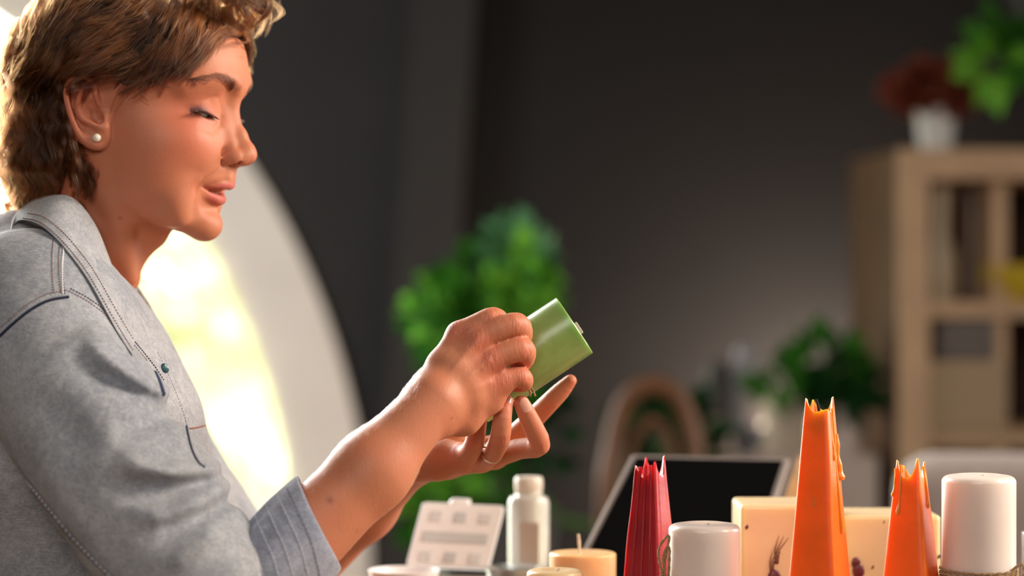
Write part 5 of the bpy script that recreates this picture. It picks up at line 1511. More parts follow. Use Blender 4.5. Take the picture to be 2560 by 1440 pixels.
# pearl stud, finger ring, finger nails
he = bhit(243, 345)
bm = bmesh.new(); bmesh.ops.create_uvsphere(bm, u_segments=32, v_segments=20, radius=0.0037)
o = from_bm('pearl_earring', bm, PEARL); o.location = he / 1000 + np.array((0, -0.0028, 0)); child(o); o['label'] = 'small round pearl stud in the ear lobe'
bm = bmesh.new(); bmesh.ops.create_cone(bm, segments=16, radius1=0.0032, radius2=0.0032, depth=0.0008, cap_ends=True)
ob2 = from_bm('stud_setting', bm, SILVER, o); ob2.rotation_euler = (math.radians(90), 0, 0); ob2.location = (0.0006, 0.0030, 0)
def ring_at(c, k0, k1, name, extra):
    a = np.array(c[k0][:3]); b = np.array(c[k1][:3]); p = (a + b) / 2; ax = (b - a) / np.linalg.norm(b - a); r = (c[k0][3] + c[k1][3]) / 2 + extra
    bm = bmesh.new(); n = 48
    T = Vector(ax).to_track_quat('Z', 'Y').to_matrix()
    pts = [Vector(p / 1000) + T @ Vector((r / 1000 * math.cos(2 * math.pi * k / n), r / 1000 * math.sin(2 * math.pi * k / n), 0)) for k in range(n)]
    m = 8; rings = []
    for k in range(n):
        o_ = (pts[k] - Vector(p / 1000)).normalized(); z_ = Vector(ax)
        rings.append([bm.verts.new(pts[k] + o_ * 0.0006 * math.cos(2 * math.pi * j / m) + z_ * 0.0011 * math.sin(2 * math.pi * j / m)) for j in range(m)])
    for k in range(n):
        for j in range(m):
            bm.faces.new((rings[k][j], rings[(k + 1) % n][j], rings[(k + 1) % n][(j + 1) % m], rings[k][(j + 1) % m]))
    return from_bm(name, bm, SILVER)
o = ring_at(L_FING[1], 2, 4, 'finger_ring', 0.2); child(o); o['label'] = 'thin silver ring on the left hand'
NAIL = simple('fingernail', (0.72, 0.36, 0.27), 0.22, 0.05, 80, Coat_Weight=0.4)
def nail(c, up, wd=5.4, ln=11.0, back=3.0):
    tip = np.array(c[-1][:3]); pre = np.array(c[-3][:3]); ax = tip - pre; ax /= np.linalg.norm(ax); r = c[-1][3]
    up = np.array(up, float); up -= ax * (up @ ax); up /= np.linalg.norm(up); sd = np.cross(up, ax)
    bm = bmesh.new(); nu, nv = 10, 10; g = []
    for i in range(nu + 1):
        row = []
        for j in range(nv + 1):
            s_ = (j / nv * 2 - 1); t_ = i / nu
            wv = wd * math.sqrt(max(0, 1 - max(0, (t_ - 0.6) / 0.4) ** 2 * 0.92)) * math.sqrt(max(0, 1 - max(0, (0.3 - t_) / 0.3) ** 2 * 0.85))
            an = s_ * wv / (r + 0.4)
            rr_ = r + 0.35 - 0.2 * t_
            p_ = tip + ax * (-back - 4 + t_ * ln) + (up * math.cos(an) + sd * math.sin(an)) * rr_
            row.append(bm.verts.new(p_ / 1000))
        g.append(row)
    for i in range(nu):
        for j in range(nv): bm.faces.new((g[i][j], g[i + 1][j], g[i + 1][j + 1], g[i][j + 1]))
    bmesh.ops.recalc_face_normals(bm, faces=bm.faces[:])
    o = from_bm('fingernail', bm, NAIL); m = o.modifiers.new('s', 'SOLIDIFY'); m.thickness = 0.0006; child(o); return o
nail(L_FING[2], (0.30, -1, 0.2), 4.6, 14.0, 4.0)
nail(L_FING[1], (0.9, -0.3, 0.2), 5, 10); nail(L_FING[0], (0.9, -0.3, 0.2), 4.5, 9)

# fine pale down on the near forearm and the back of the hand
rs = np.random.RandomState(17)
_n = np.empty(len(body_me.vertices) * 3, np.float32); body_me.vertices.foreach_get('normal', _n); _n = _n.reshape(-1, 3).astype(float)
_c = np.flatnonzero((V[:, 0] > Pm(735, 0, -200)[0]) & (V[:, 0] < Pm(1050, 0, -130)[0]) & (V[:, 1] < -95) & (V[:, 2] > 770))
_c = rs.choice(_c, min(2600, len(_c)), replace=False)
_ax = (_wr - _el) / np.linalg.norm(_wr - _el)
st = []
for i in _c:
    n_ = _n[i]; d_ = _ax + rs.normal(0, .25, 3) + np.array((0, 0, -.35)); d_ -= n_ * (d_ @ n_); d_ /= np.linalg.norm(d_) + 1e-6
    L_ = rs.uniform(2.5, 6.0); t_ = np.linspace(0, 1, 5)[:, None]
    st.append(V[i] + rs.uniform(-.6, .6) * _ax - n_ * .15 + L_ * (d_ * t_ * 0.9 + n_ * (0.42 * t_ - 0.25 * t_ ** 2)))
DOWN = hair_mat('pale_down', (0.35, 0.20, 0.11), (0.6, 0.4, 0.24))
hair_obj('arm_hair', st, (0.030, 0.010), DOWN)
# ------------------------------------------------------------------ hair: dark underlayer and combed, waved strands
_hs = 2.75
def KV(px, py, a):
    """K() for arrays"""
    px = np.asarray(px, float); py = np.asarray(py, float); v = -np.asarray(a, float); u = np.zeros_like(px)
    for _ in range(5):
        y = -u * SY + v * CY
        s = (DIST * 1000 + y) / F_PX
        u = ((px - 1280) * s - PV[0] - v * SY) / CY
    return u, CAM_Z * 1000 - (py - 720) * s - PV[2]
def hp(px, py):
    """(u, w) of the hair outline seen at px,py, at the depth the side of the head has there"""
    a = np.interp(px, [300, 400, 480, 560, 600], [76, 68, 56, 35, 12])
    u, w_ = KV([px], [py], [a]); return (float(u[0]), float(w_[0]))
def shell(Q):
    q = Q
    f = ellip(q, (-11.8, 0, 64.7), (110, 90, 92))
    f = smin(f, ellip(q, (98.7, 0, 127.3), (32, 42, 30)), 25)
    f = smin(f, ellip(q, (-76, 0, -13), (46, 76, 66)), 30)
    return f
FACE_POLY = [(760, 95), (592, 92), (560, 118), (520, 150), (478, 182), (440, 212), (400, 222), (350, 232), (305, 240), (282, 215), (262, 196), (236, 190), (200, 190), (172, 205), (160, 235), (164, 275),
             (172, 315), (190, 350), (212, 385), (222, 430), (216, 475), (190, 520), (150, 560), (60, 570), (-60, 575), (-60, 900), (760, 900)]
_FP = np.array([hp(*p) for p in FACE_POLY])
def poly_sd(p):
    """signed distance to the face outline, negative on the face side"""
    d = np.full(len(p), 1e9); ins = np.zeros(len(p), bool)
    for a, b in zip(_FP, np.roll(_FP, -1, 0)):
        e = b - a; w_ = p - a
        t = np.clip(w_ @ e / (e @ e), 0, 1)
        d = np.minimum(d, np.linalg.norm(w_ - t[:, None] * e, axis=1))
        c = (a[1] > p[:, 1]) != (b[1] > p[:, 1])
        xi = a[0] + (p[:, 1] - a[1]) / (b[1] - a[1] + 1e-12) * e[0]
        ins ^= c & (p[:, 0] < xi)
    return np.where(ins, -d, d)
def cap_fn(Qw):
    C = to_canon(Qw)
    C[:, 1] = -np.abs(C[:, 1])
    f = np.minimum(shell(C) + 11.0 + 9 * np.clip((C[:, 0] - 10) / 50, 0, 1), head_fn(Qw) - 2.2)
    # wavy, lumpy surface
    f = f + 3.0 * interp_noise(C * np.array((1, 1, 0.6)), 16, 5)
    return smax(f, 5.0 - poly_sd(C[:, [0, 2]]), 5.0)
HV, HQ = surface(lambda Q, m=0: cap_fn(Q), tuple(PV + np.array((-170, -140, -90))), tuple(PV + np.array((150, 150, 180))), 5.0)
cap = child(link_mesh('hair_underlayer', mesh_np('hair_underlayer', HV, HQ), SCALP))
cap['label'] = 'dark hair close to the scalp'

# flow of the combed hair on the near side: (px, py, dx, dy)
FLOW = np.array([
    (620, 10, 0.9, 0.55), (655, 30, -0.3, 1.0), (600, 40, -0.1, 1.0), (560, 30, -0.25, 1.0), (585, 90, -0.45, 0.9), (540, 80, -0.5, 0.9), (500, 60, -0.3, 1.0), (470, 120, -0.45, 0.95), (500, 150, -0.75, 0.7), (440, 60, -0.2, 1.0),
    (400, 40, -0.45, 0.8), (400, 120, -0.35, 0.95), (360, 180, -0.7, 0.7), (330, 60, -0.85, 0.45), (300, 120, -0.85, 0.5), (250, 40, -0.9, 0.4), (250, 100, -0.9, 0.45), (210, 60, -0.8, 0.6), (230, 150, -0.85, 0.5),
    (300, 190, -0.9, 0.35), (180, 110, -0.45, 0.85), (170, 170, -0.8, 0.65), (130, 60, -0.25, 1.0), (130, 130, -0.5, 0.9), (90, 30, -0.15, 1.0), (60, 80, -0.25, 1.0), (40, 130, -0.4, 0.9), (90, 190, -0.7, 0.6),
    (20, 180, -0.3, 0.9), (60, 250, -0.2, 1.0), (120, 250, -0.5, 0.85), (130, 300, 0.0, 1.0), (60, 320, 0.1, 1.0), (10, 300, -0.1, 1.0), (150, 340, 0.35, 0.95), (100, 380, 0.15, 1.0), (30, 400, 0.1, 1.0), (180, 400, 0.35, 0.95),
    (190, 450, 0.15, 1.0), (130, 450, 0.0, 1.0), (70, 450, -0.2, 1.0), (20, 470, 0.2, 1.0), (30, 520, 0.25, 0.9), (100, 500, -0.3, 0.9), (-20, 250, 0.0, 1.0), (-20, 400, 0.1, 1.0), (400, -60, -0.4, 0.6), (200, -60, -0.8, 0.4), (600, -60, 0.5, 0.7), (0, -40, -0.4, 0.9)], float)
FLOW[:, 2:] /= np.linalg.norm(FLOW[:, 2:], axis=1)[:, None]
def flow(p):
    """p (n,2) image-like coordinates of the near side"""
    d2 = ((p[:, None, :] - FLOW[None, :, :2]) ** 2).sum(2) + 200.0
    w_ = 1 / d2 ** 1.5
    v = (w_[:, :, None] * FLOW[None, :, 2:]).sum(1)
    return v / (np.linalg.norm(v, axis=1)[:, None] + 1e-9)
def px2uw(p):
    a = np.full(len(p), 40.0)
    for _ in range(3):
        u, w_ = KV(p[:, 0], p[:, 1], a); a = np.clip(half(np.stack([u, w_], 1)), 0, 85)
    return np.stack([u, w_], 1)
# half width of the shell on a grid, for quick look-up
_gu = np.arange(-150, 135, 3.0); _gw = np.arange(-100, 175, 3.0)
_GU, _GW = np.meshgrid(_gu, _gw, indexing='ij'); _Y = np.zeros(_GU.size); _lo = np.zeros(_GU.size); _hi = np.full(_GU.size, 130.0)
_c0 = np.stack([_GU.ravel(), _lo * 0, _GW.ravel()], 1); hshell = lambda q: np.minimum(shell(q), skull_fn(q) - 7.0)
_in0 = hshell(_c0) < 0
for _ in range(14):
    _m = (_lo + _hi) / 2; _c0[:, 1] = -_m; _s = hshell(_c0) < 0
    _lo = np.where(_s, _m, _lo); _hi = np.where(_s, _hi, _m)
_HW = np.where(_in0, _lo, 0.0).reshape(_GU.shape)
def half(uw):
    a = np.clip((uw[:, 0] - _gu[0]) / 3.0, 0, len(_gu) - 1.01); b = np.clip((uw[:, 1] - _gw[0]) / 3.0, 0, len(_gw) - 1.01)
    i = a.astype(int); j = b.astype(int); fa = a - i; fb = b - j
    return (_HW[i, j] * (1 - fa) + _HW[i + 1, j] * fa) * (1 - fb) + (_HW[i, j + 1] * (1 - fa) + _HW[i + 1, j + 1] * fa) * fb

rs = np.random.RandomState(11)
def lock(root, length, nstr, width, amp, wl, depth, seed, lift_tip=0.0, npt=14, bias=0.0, curl=0.0):
    """strands of one lock, canonical mm; root in image-like coordinates"""
    r = np.random.RandomState(seed)
    n = npt; step = length / (n - 1)
    g = np.zeros((n, 2)); g[0] = root
    ph = r.rand() * 6.28
    for k in range(1, n):
        t = k / (n - 1)
        v = flow(g[k - 1:k])[0]
        an = amp * math.sin(2 * math.pi * (k * step) / wl + ph) + bias + curl * t
        v = np.array((v[0] * math.cos(an) - v[1] * math.sin(an), v[0] * math.sin(an) + v[1] * math.cos(an)))
        g[k] = g[k - 1] + v * step
    tt = np.linspace(0, 1, n)
    tan = np.gradient(g, axis=0); tan /= np.linalg.norm(tan, axis=1)[:, None]; nor = np.stack([-tan[:, 1], tan[:, 0]], 1)
    prof = (0.35 + 0.65 * np.sin(np.pi * np.clip(tt * 0.8 + 0.12, 0, 1))) * (1 - 0.55 * tt)
    out = []
    for s in range(nstr):
        o = r.normal(0, 0.5) * width; dz = r.normal(0, 0.5) * width / _hs * 0.7
        fr = r.normal(0, 1, 3); ln = r.uniform(0.72, 1.06)
        fly = (r.rand() < 0.07)
        t2 = tt * ln
        gg = np.stack([np.interp(t2, tt, g[:, 0]), np.interp(t2, tt, g[:, 1])], 1)
        nn = np.stack([np.interp(t2, tt, nor[:, 0]), np.interp(t2, tt, nor[:, 1])], 1)
        off = o * np.interp(t2, tt, prof) + 1.6 * fr[0] * np.sin(5 * tt + fr[1] * 3) * tt * (3.5 if fly else 1)
        p = gg + nn * off[:, None]
        uw = px2uw(p)
        h = half(uw)
        d = depth + dz * np.interp(t2, tt, prof) + lift_tip * tt ** 2 + 1.2 * np.sin(2 * math.pi * t2 * length / wl + ph + 1) + (abs(fr[2]) * 4 * tt if fly else 0)
        a = np.maximum(h + d, 1.0) if True else h
        out.append(np.stack([uw[:, 0], -a, uw[:, 1]], 1))
    return out
strands = []; bright = []
k = 0
tries = 0
while k < 820 and tries < 20000:
    tries += 1
    p = np.array((rs.uniform(-70, 660), rs.uniform(-75, 520)))
    uw = px2uw(p[None])
    if poly_sd(uw)[0] < 2.0 or half(uw)[0] <= 4: continue
    # the lock must stay in the hair
    L_ = rs.uniform(90, 190) * (0.8 if p[1] > 300 else 1.0)
    e = p.copy()
    for _ in range(6): e = e + flow(e[None])[0] * L_ / 6
    sd = poly_sd(px2uw(e[None]))[0]
    if sd < -3: L_ *= 0.5
    e = p.copy()
    for _ in range(6): e = e + flow(e[None])[0] * L_ / 6
    if poly_sd(px2uw(e[None]))[0] < -4: continue
    layer = rs.rand()
    lower = np.clip((p[1] - 150) / 200, 0, 1) * np.clip((260 - p[0]) / 100, 0, 1)
    strands += lock(p, L_, 42, 5 + 8 * rs.rand(), 0.24 + 0.5 * lower * rs.rand() + 0.3 * rs.rand(), rs.uniform(90, 170) - 30 * lower, -9 + 11 * layer ** 1.3, 1000 + k, lift_tip=rs.uniform(-1, 3) + 4 * lower * rs.rand())
    if layer > 0.25: bright += lock(p, L_ * 0.9, 3 if rs.rand() < .6 else 6, 9, 0.30 + 0.3 * lower, rs.uniform(90, 160), -6 + 11 * layer ** 1.3, 1000 + k, lift_tip=rs.uniform(0, 4))
    k += 1
near_only = []
# placed locks of the photograph: temple curl, swept fringe, blond quiff, tips over the collar
def place(root, L_, n, wd, amp, wl, dep, lift=0, bias=0.0, curl=0.0):
    global k
    k += 1
    near_only.extend(lock(np.array(root, float), L_, n, wd, amp, wl, dep, 5000 + k, lift, 18, bias, curl))
def guide(pts, n, wd, seed, dep0=0.0, dep1=0.0, taper=0.6, lift_hair=0):
    """lock along a drawn path (px, py, mm out from the shell or the skin)"""
    r = np.random.RandomState(seed)
    G = np.array([tuple(v) for v in catmull([(a, b, c) for a, b, c in pts], 5)])
    tan = np.gradient(G[:, :2], axis=0); tan /= np.linalg.norm(tan, axis=1)[:, None] + 1e-9; nor = np.stack([-tan[:, 1], tan[:, 0]], 1)
    tt = np.linspace(0, 1, len(G))
    for s in range(n):
        o = r.normal(0, 0.5) * wd; dz = r.normal(0, 0.5) * wd / _hs; f0, f1 = r.normal(0, 1, 2)
        m = max(6, int(len(G) * r.uniform(0.75, 1.0)))
        p = G[:m, :2] + nor[:m] * (o * (1 - taper * tt[:m]) + 1.5 * f0 * np.sin(4 * tt[:m] + f1))[:, None]
        a_ = np.maximum(G[:m, 2] + dz, 0.5); u_, w_ = KV(p[:, 0], p[:, 1], a_)
        if lift_hair: a_ = np.maximum(a_, half(np.stack([u_, w_], 1)) - 12 + lift_hair); u_, w_ = KV(p[:, 0], p[:, 1], a_)
        near_only.append(np.stack([u_, -a_, w_], 1))
def skin_a(px, py):
    """half width of the head itself under an image-like point"""
    h = bhit(px, py)
    if h is None: return 5.0
    return float(-to_canon(h[None])[0, 1])
def sk(pts, off):
    return [(x, y, skin_a(x, y) + (off if isinstance(off, (int, float)) else off[i])) for i, (x, y) in enumerate(pts)]
# fringe swept down the temple and its loose curl
for j in range(22):
    dx = j * 9
    guide(sk([(566 - dx, 62 + 3 * j), (540 - dx, 100 + 3 * j), (505 - dx, 145 + 2 * j), (462 - dx * .8, 182 + j), (425 - dx * .5, 205)], (9, 6, 4, 3, 3)), 40, 13, 70 + j, lift_hair=3)
for j in range(5):
    guide(sk([(455, 150 + 4 * j), (425, 150 + 3 * j), (392, 152 + 3 * j), (365, 175 + 2 * j), (352, 208 + j), (355, 235), (372, 255)], (7, 8, 8, 7, 5, 3, 2)), 26 - 3 * j, 8, 90 + j, taper=0.8, lift_hair=0)
for j in range(16):
    x_ = 545 - 13 * j; y_ = 118 + 5.6 * j
    guide(sk([(x_ + 22, y_ - 45), (x_ + 5, y_ - 10), (x_ - 14, y_ + 18 + 6 * (j % 3)), (x_ - 34 - 5 * (j % 2), y_ + 34 + 10 * (j % 3))], (9, 6, 3, 1.5)), 16, 9, 400 + j, taper=0.7)
guide(sk([(372, 150), (402, 148), (432, 160), (448, 180), (442, 200), (424, 206)], (8, 8, 7, 6, 5, 4)), 26, 7, 97)
guide(sk([(420, 160), (395, 162), (388, 180), (398, 200), (415, 215), (440, 222)], (8, 8, 7, 6, 5, 4)), 20, 7, 98)
guide(sk([(350, 215), (350, 240), (362, 258), (388, 266)], (4, 3, 2, 2)), 5, 2, 99)
guide(sk([(310, 225), (290, 262), (278, 300), (268, 330)], (2, 1.5, 1.2, 1)), 14, 16, 100)
guide(sk([(330, 225), (310, 250), (290, 275), (272, 292)], (2, 1.5, 1.2, 1)), 16, 18, 101)
# strands lying over the top of the ear
for j in range(7):
    guide(sk([(290, 150 + 8 * j), (245, 170 + 7 * j), (205, 190 + 5 * j), (170, 210 + 4 * j), (140, 240 + 3 * j)], (10, 8, 5, 5, 6)), 22, 8, 110 + j)
# locks behind and below the ear, falling on the collar
rg = np.random.RandomState(4)
for j in range(30):
    x = 168 - 6.4 * j + rg.uniform(-6, 6); y0 = 175 + 20 * rg.rand() + (j % 4) * 34
    y1 = min(y0 + rg.uniform(160, 230), 525 + 25 * (j > 18)); h_ = (y1 - y0) / 4; am = rg.uniform(7, 16); sg = rg.choice((-1, 1))
    guide([(x, y0, 58), (x + sg * am, y0 + h_, 78 + rg.uniform(-3, 4)), (x - sg * am * .6, y0 + 2 * h_, 82 + rg.uniform(-3, 4)), (x + sg * am + 8, y0 + 3 * h_, 78 + rg.uniform(-3, 3)), (x + rg.uniform(-12, 22), y1, 68)], 34, 14, 130 + j)
for j in range(12):
    a_ = [(150, 205), (160, 250), (172, 300), (186, 345), (198, 385), (190, 430)][j % 6]
    guide([(a_[0] - 14, a_[1] - 30, 66), (a_[0] - 6, a_[1], 84), (a_[0] + 4, a_[1] + 40, 84), (a_[0] + rg.uniform(-6, 8), a_[1] + 75, 78), (a_[0] + rg.uniform(-16, 12), a_[1] + 105, 70)], 22, 11, 230 + j)
for j in range(12):
    x = -30 + 15 * j; yb = 545 - max(0, (x - 40)) * 0.30
    guide([(x, 380 + rg.uniform(-30, 20), 62), (x - 14, 430, 82), (x + 8, 468, 76), (x - 8, 503, 66), (x + 10 - 8 * (j % 2), yb, 56)], 30, 13, 260 + j)
SM = [from_canon(s) for s in near_only]
both = []
for s in strands:
    both.append(from_canon(s)); m_ = s.copy(); m_[:, 1] *= -1; both.append(from_canon(m_))
# quiff over the forehead: strands rooted either side of the midline, arching forward and falling
rq = np.random.RandomState(21)
for j in range(46):
    v0 = rq.uniform(-34, 34); u0 = rq.uniform(78, 104); w0 = rq.uniform(122, 144)
    f_ = rq.uniform(18, 34); dn = rq.uniform(14, 36)
    c = np.array(catmull([(u0 - 25, v0 * 0.8, w0 + 4), (u0, v0, w0 + 9), (u0 + f_ * .7, v0 * 1.05, w0 + 2), (u0 + f_, v0 * 1.1, w0 - dn * .45), (u0 + f_ * rq.uniform(.45, .85), v0 * 1.12, w0 - dn)], 4))
    for s in range(30):
        o = rq.normal(0, 2.6, 3); m = int(len(c) * rq.uniform(0.75, 1.0)); t = np.linspace(0, 1, len(c))[:m, None]
        both.append(from_canon(c[:m] + o * (1 - 0.5 * t) + rq.normal(0, 1, 3) * t * 1.8))
for pts in ([(575, 60), (600, 72), (618, 95), (612, 120)], [(600, 128), (625, 150), (645, 146), (655, 128)], [(640, 50), (650, 70), (636, 95), (632, 104)], [(585, 70), (604, 95), (606, 130)]):
    for s in range(3):
        q_ = np.array(catmull([((x - 330) / 2.68, (350 - y) / 2.75, 0) for x, y in pts], 5)); o = rq.normal(0, 1.2, 3)
        both.append(from_canon(np.stack([q_[:, 0] - 3 + o[0], -6 + o[1] + 0 * q_[:, 0], q_[:, 1] + o[2]], 1)))
HB = []
for s in bright:
    HB.append(from_canon(s)); m_ = s.copy(); m_[:, 1] *= -1; HB.append(from_canon(m_))
HB += SM[::12]
hair_hl = hair_obj('hair_highlights', HB, (0.125, 0.04), HAIR_L, 'copper coloured strands lying over the brown hair')
hair_o = hair_obj('hair', both + SM, (0.075, 0.03), HAIR, 'short wavy brown hair with lighter tips')
print('hair', round(_t.time() - _t0, 1), len(both) + len(SM))
# ------------------------------------------------------------------ the shirt
SLV = [CP(105, 880, -128, 62), CP(190, 1000, -160, 68), CP(290, 1165, -182, 69), CP(400, 1330, -200, 66), CP(505, 1470, -214, 62), CP(560, 1545, -213, 54)]
def shirt_torso(Q):
    f = chain(Q, [CP(60, 800, -85, 66), CP(110, 845, -130, 62)], 10)
    f = smin(f, chain(Q, [CP(110, 800, 0, 78), CP(200, 860, 160, 66)], 10), 30)
    f = smin(f, chain(Q, [CP(90, 800, -90, 74), CP(130, 800, 70, 74)], 10), 40)
    f = smin(f, chain(Q, [CP(140, 1010, -66, 98), CP(150, 1010, 80, 98)], 0), 50)
    f = smin(f, chain(Q, [CP(232, 930, -38, 62), CP(292, 1085, -50, 70), CP(310, 1230, -45, 74), CP(290, 1450, -30, 80)], 0), 30)
    f = smin(f, chain(Q, [CP(245, 930, 50, 60), CP(312, 1085, 66, 68), CP(330, 1230, 60, 72)], 0), 30)
    f = smin(f, chain(Q, [CP(120, 1150, -20, 125), CP(180, 1500, 0, 120), CP(150, 1760, 0, 125)], 0), 60)
    # shoulder yoke rising to the collar
    f = smin(f, chain(Q, [CP(60, 700, 0, 62), CP(160, 760, 0, 60)], 0), 30)
    return f
def shirt_far(Q):
    f = chain(Q, [CP(230, 880, 165, 60), CP(400, 1180, 205, 62), CP(540, 1400, 180, 60)], 0)
    return smin(f, chain(Q, [CP(535, 1395, 180, 58), CP(585, 1420, 172, 55)], 0), 10)
# sleeve folds: drawn from the photo, (px, py, width mm, depth mm; + groove, - ridge)
FOLDS = [
    [(205, 765, 9, 0), (262, 800, 9, 3.5), (320, 850, 10, 4.0), (370, 915, 9, 2.5), (400, 970, 8, 0)],
    [(185, 815, 10, 0), (230, 880, 9, -2.5), (300, 935, 9, -3.2), (380, 985, 9, -2.5), (430, 1030, 8, 0)],
    [(150, 880, 11, 0), (230, 940, 10, 3.0), (310, 985, 10, 3.6), (400, 1015, 9, 2.0)],
    [(280, 1085, 11, 0), (350, 1062, 10, 4.0), (420, 1045, 9, 4.0), (470, 1060, 9, 1.5)],
    [(295, 1125, 9, 0), (350, 1160, 9, -3.4), (430, 1175, 8, -4.2), (520, 1175, 8, -3)],
    [(250, 1185, 12, 0), (330, 1215, 10, 3.6), (420, 1235, 10, 4.4), (500, 1215, 9, 2.2), (535, 1190, 8, 0)],
    [(330, 1290, 12, 0), (400, 1280, 10, -2.6), (480, 1255, 9, -3.2), (545, 1225, 8, -2)],
    [(350, 1335, 12, 0), (430, 1322, 10, 2.6), (510, 1290, 9, 3.4), (555, 1265, 8, 2)],
    [(380, 1420, 12, 0), (460, 1380, 10, -2.2), (530, 1330, 9, -2.6)],
    [(60, 960, 14, 0), (120, 1020, 14, 1.6), (200, 1100, 14, 1.8), (230, 1180, 14, 0)],
    [(30, 1050, 14, 0), (100, 1150, 14, -1.4), (190, 1290, 14, -1.6), (260, 1400, 12, 0)],
]
def fold_amt(Q):
    d = np.zeros(len(Q))
    s_ = (DIST * 1000 - 240) / F_PX
    for F_ in FOLDS:
        d += crease(Q, (0, 2), [((a - 1280) * s_, CAM_Z * 1000 - (b - 720) * s_, w_, dd) for a, b, w_, dd in F_])
    return d
def sleeve(Q):
    f = chain(Q, SLV, 0)
    f = f + 2.7 * fold_amt(Q) * np.clip((-125 - Q[:, 1]) / 40, 0, 1)
    rq_ = Q @ np.array([[0.8, 0, 0.6], [0, 1, 0], [-0.6, 0, 0.8]])
    f = f + 2.6 * interp_noise(rq_ * np.array((1.0, .7, .45)), 17, 12) + 1.1 * interp_noise(rq_ * np.array((1, .8, .5)), 8, 13)
    return f
NECKH = [CP(300, 560, 6, 66), CP(215, 700, 8, 63), CP(170, 760, 8, 50)]
def shirt_fn(Q, m=0):
    t = shirt_torso(Q)
    t = t + 2.2 * interp_noise(Q * np.array((1, 1, .7)), 48, 9) + 1.3 * interp_noise(Q, 21, 2)
    s_ = sleeve(Q)
    t = smin(t, s_, 9.0)
    t = smin(t, shirt_far(Q) + 2 * interp_noise(Q, 25, 4), 14)
    # opening at the neck and a V down the front
    o = chain(Q, NECKH, 4)
    o = smin(o, chain(Q, [CP(330, 640, 0, 46), CP(352, 760, 0, 30), CP(372, 850, 2, 14)], 4), 10)
    t = smax(t, -o, 3)
    t = smax(t, Pm(0, 1900, 0)[2] - Q[:, 2], 4)
    return t + 0.35 * interp_noise(Q, 7, 6)
_t1 = _t.time()
SV, SQ = surface(shirt_fn, (-640, -330, 560), (-170, 290, 1150), 3.4)
SV = project(shirt_fn, SV, 1)
shirt = child(link_mesh('shirt', mesh_np('shirt', SV, SQ), DENIM))
shirt['label'] = 'faded light blue denim shirt with rolled sleeves'
print('shirt', len(SV), round(_t.time() - _t1, 1))
_TREE = BVHTree.FromPolygons([Vector(v / 1000) for v in SV], [tuple(int(i) for i in q) for q in SQ])
_cam = Vector((0, -DIST, CAM_Z))
def cast(px, py, tree=None):
    d = (P(px, py, 0) - _cam).normalized()
    h = (tree or _TREE).ray_cast(_cam, d)
    return (h[0], h[1]) if h[0] is not None else (None, None)
def on_cloth(path, n=8, tree=None):
    pts = catmull([(a, b, 0) for a, b in path], n); out = []
    for p in pts:
        h, nn = cast(p.x, p.y, tree)
        if h is not None:
            if nn.dot(_cam - h) < 0: nn = -nn
            out.append((h, nn))
    return out
def ribbon(name, path, wd, mat, lift=0.0004, n=8, thick=0.0005, tree=None, par=None, squash=None):
    pts = on_cloth(path, n, tree)
    runs = [[]]
    for q_ in pts:
        if runs[-1] and (q_[0] - runs[-1][-1][0]).length > 0.012: runs.append([])
        runs[-1].append(q_)
    pts = max(runs, key=len)
    bm = bmesh.new()
    tube_bm(bm, [h + nn * lift for h, nn in pts], wd / 2, 8)
    return child(from_bm(name, bm, mat), par or shirt)
def stitches(name, path, mat=None, ln=0.0021, gap=0.0011, wd=0.0007, tree=None, par=None, off=(0, 0)):
    """a row of separate thread stitches lying on the cloth"""
    pts = on_cloth([(a + off[0], b + off[1]) for a, b in path], 14, tree)
    bm = bmesh.new(); acc = 0; L = []
    for (a, na), (b, nb) in zip(pts[:-1], pts[1:]):
        seg = (b - a).length
        if seg > 0.02: continue
        k = int(seg / 0.0003) + 1
        for i in range(k): L.append((a.lerp(b, i / k), na))
    runs = [[]]
    for q_ in L:
        if runs[-1] and (q_[0] - runs[-1][-1][0]).length > 0.006: runs.append([])
        runs[-1].append(q_)
    L = max(runs, key=len)
    i = 0; st = int((ln + gap) / 0.0003); m = int(ln / 0.0003)
    while i + m < len(L):
        seg = L[i:i + m + 1:max(1, m // 3)]
        q = [p + n_ * (0.0001 + 0.0005 * math.sin(math.pi * (j + .5) / len(seg))) for j, (p, n_) in enumerate(seg)]
        if len(q) >= 2: tube_bm(bm, q, wd / 2, 6)
        i += st
    return child(from_bm(name, bm, mat or STITCH), par or shirt)

# sleeve head seam, shoulder seam, back seam of the sleeve
arm_seam = [(-10, 850), (30, 812), (75, 776), (120, 752), (172, 742)]
ribbon('seam', arm_seam, 0.0030, SEAM, lift=-0.0004)
stitches('stitching', arm_seam, off=(-3, -16)); stitches('stitching', arm_seam, off=(-2, -7), mat=PALE)
front_seam = [(172, 742), (215, 765), (262, 800), (310, 850), (350, 895), (385, 940), (408, 975), (420, 990)]
stitches('stitching', front_seam, off=(0, -14)); stitches('stitching', front_seam, off=(4, -20), mat=SEAM)
ribbon('seam', [(352, 880), (378, 912), (398, 950), (410, 985)], 0.0046, simple('indigo_fold', (0.035, 0.05, 0.11), 0.95), lift=-0.0008)
yoke = [(134, 596), (130, 640), (131, 690), (136, 738)]
for dx, mt in ((0, STITCH), (17, STITCH), (26, SEAM)): stitches('stitching', yoke, off=(dx, 0), mat=mt)
ribbon('seam', [(160, 612), (155, 660), (157, 735)], 0.0022, PALE, lift=-0.0002)
back_seam = [(-6, 1110), (30, 1165), (80, 1228), (130, 1290), (180, 1350), (240, 1412), (290, 1460)]
stitches('stitching', back_seam); stitches('stitching', back_seam, off=(14, -2), mat=STITCH)
stitches('stitching', back_seam, off=(7, -1), mat=simple('pale_blue_thread', (0.36, 0.42, 0.50), 0.85), ln=0.0026, gap=0.003, wd=0.0022)

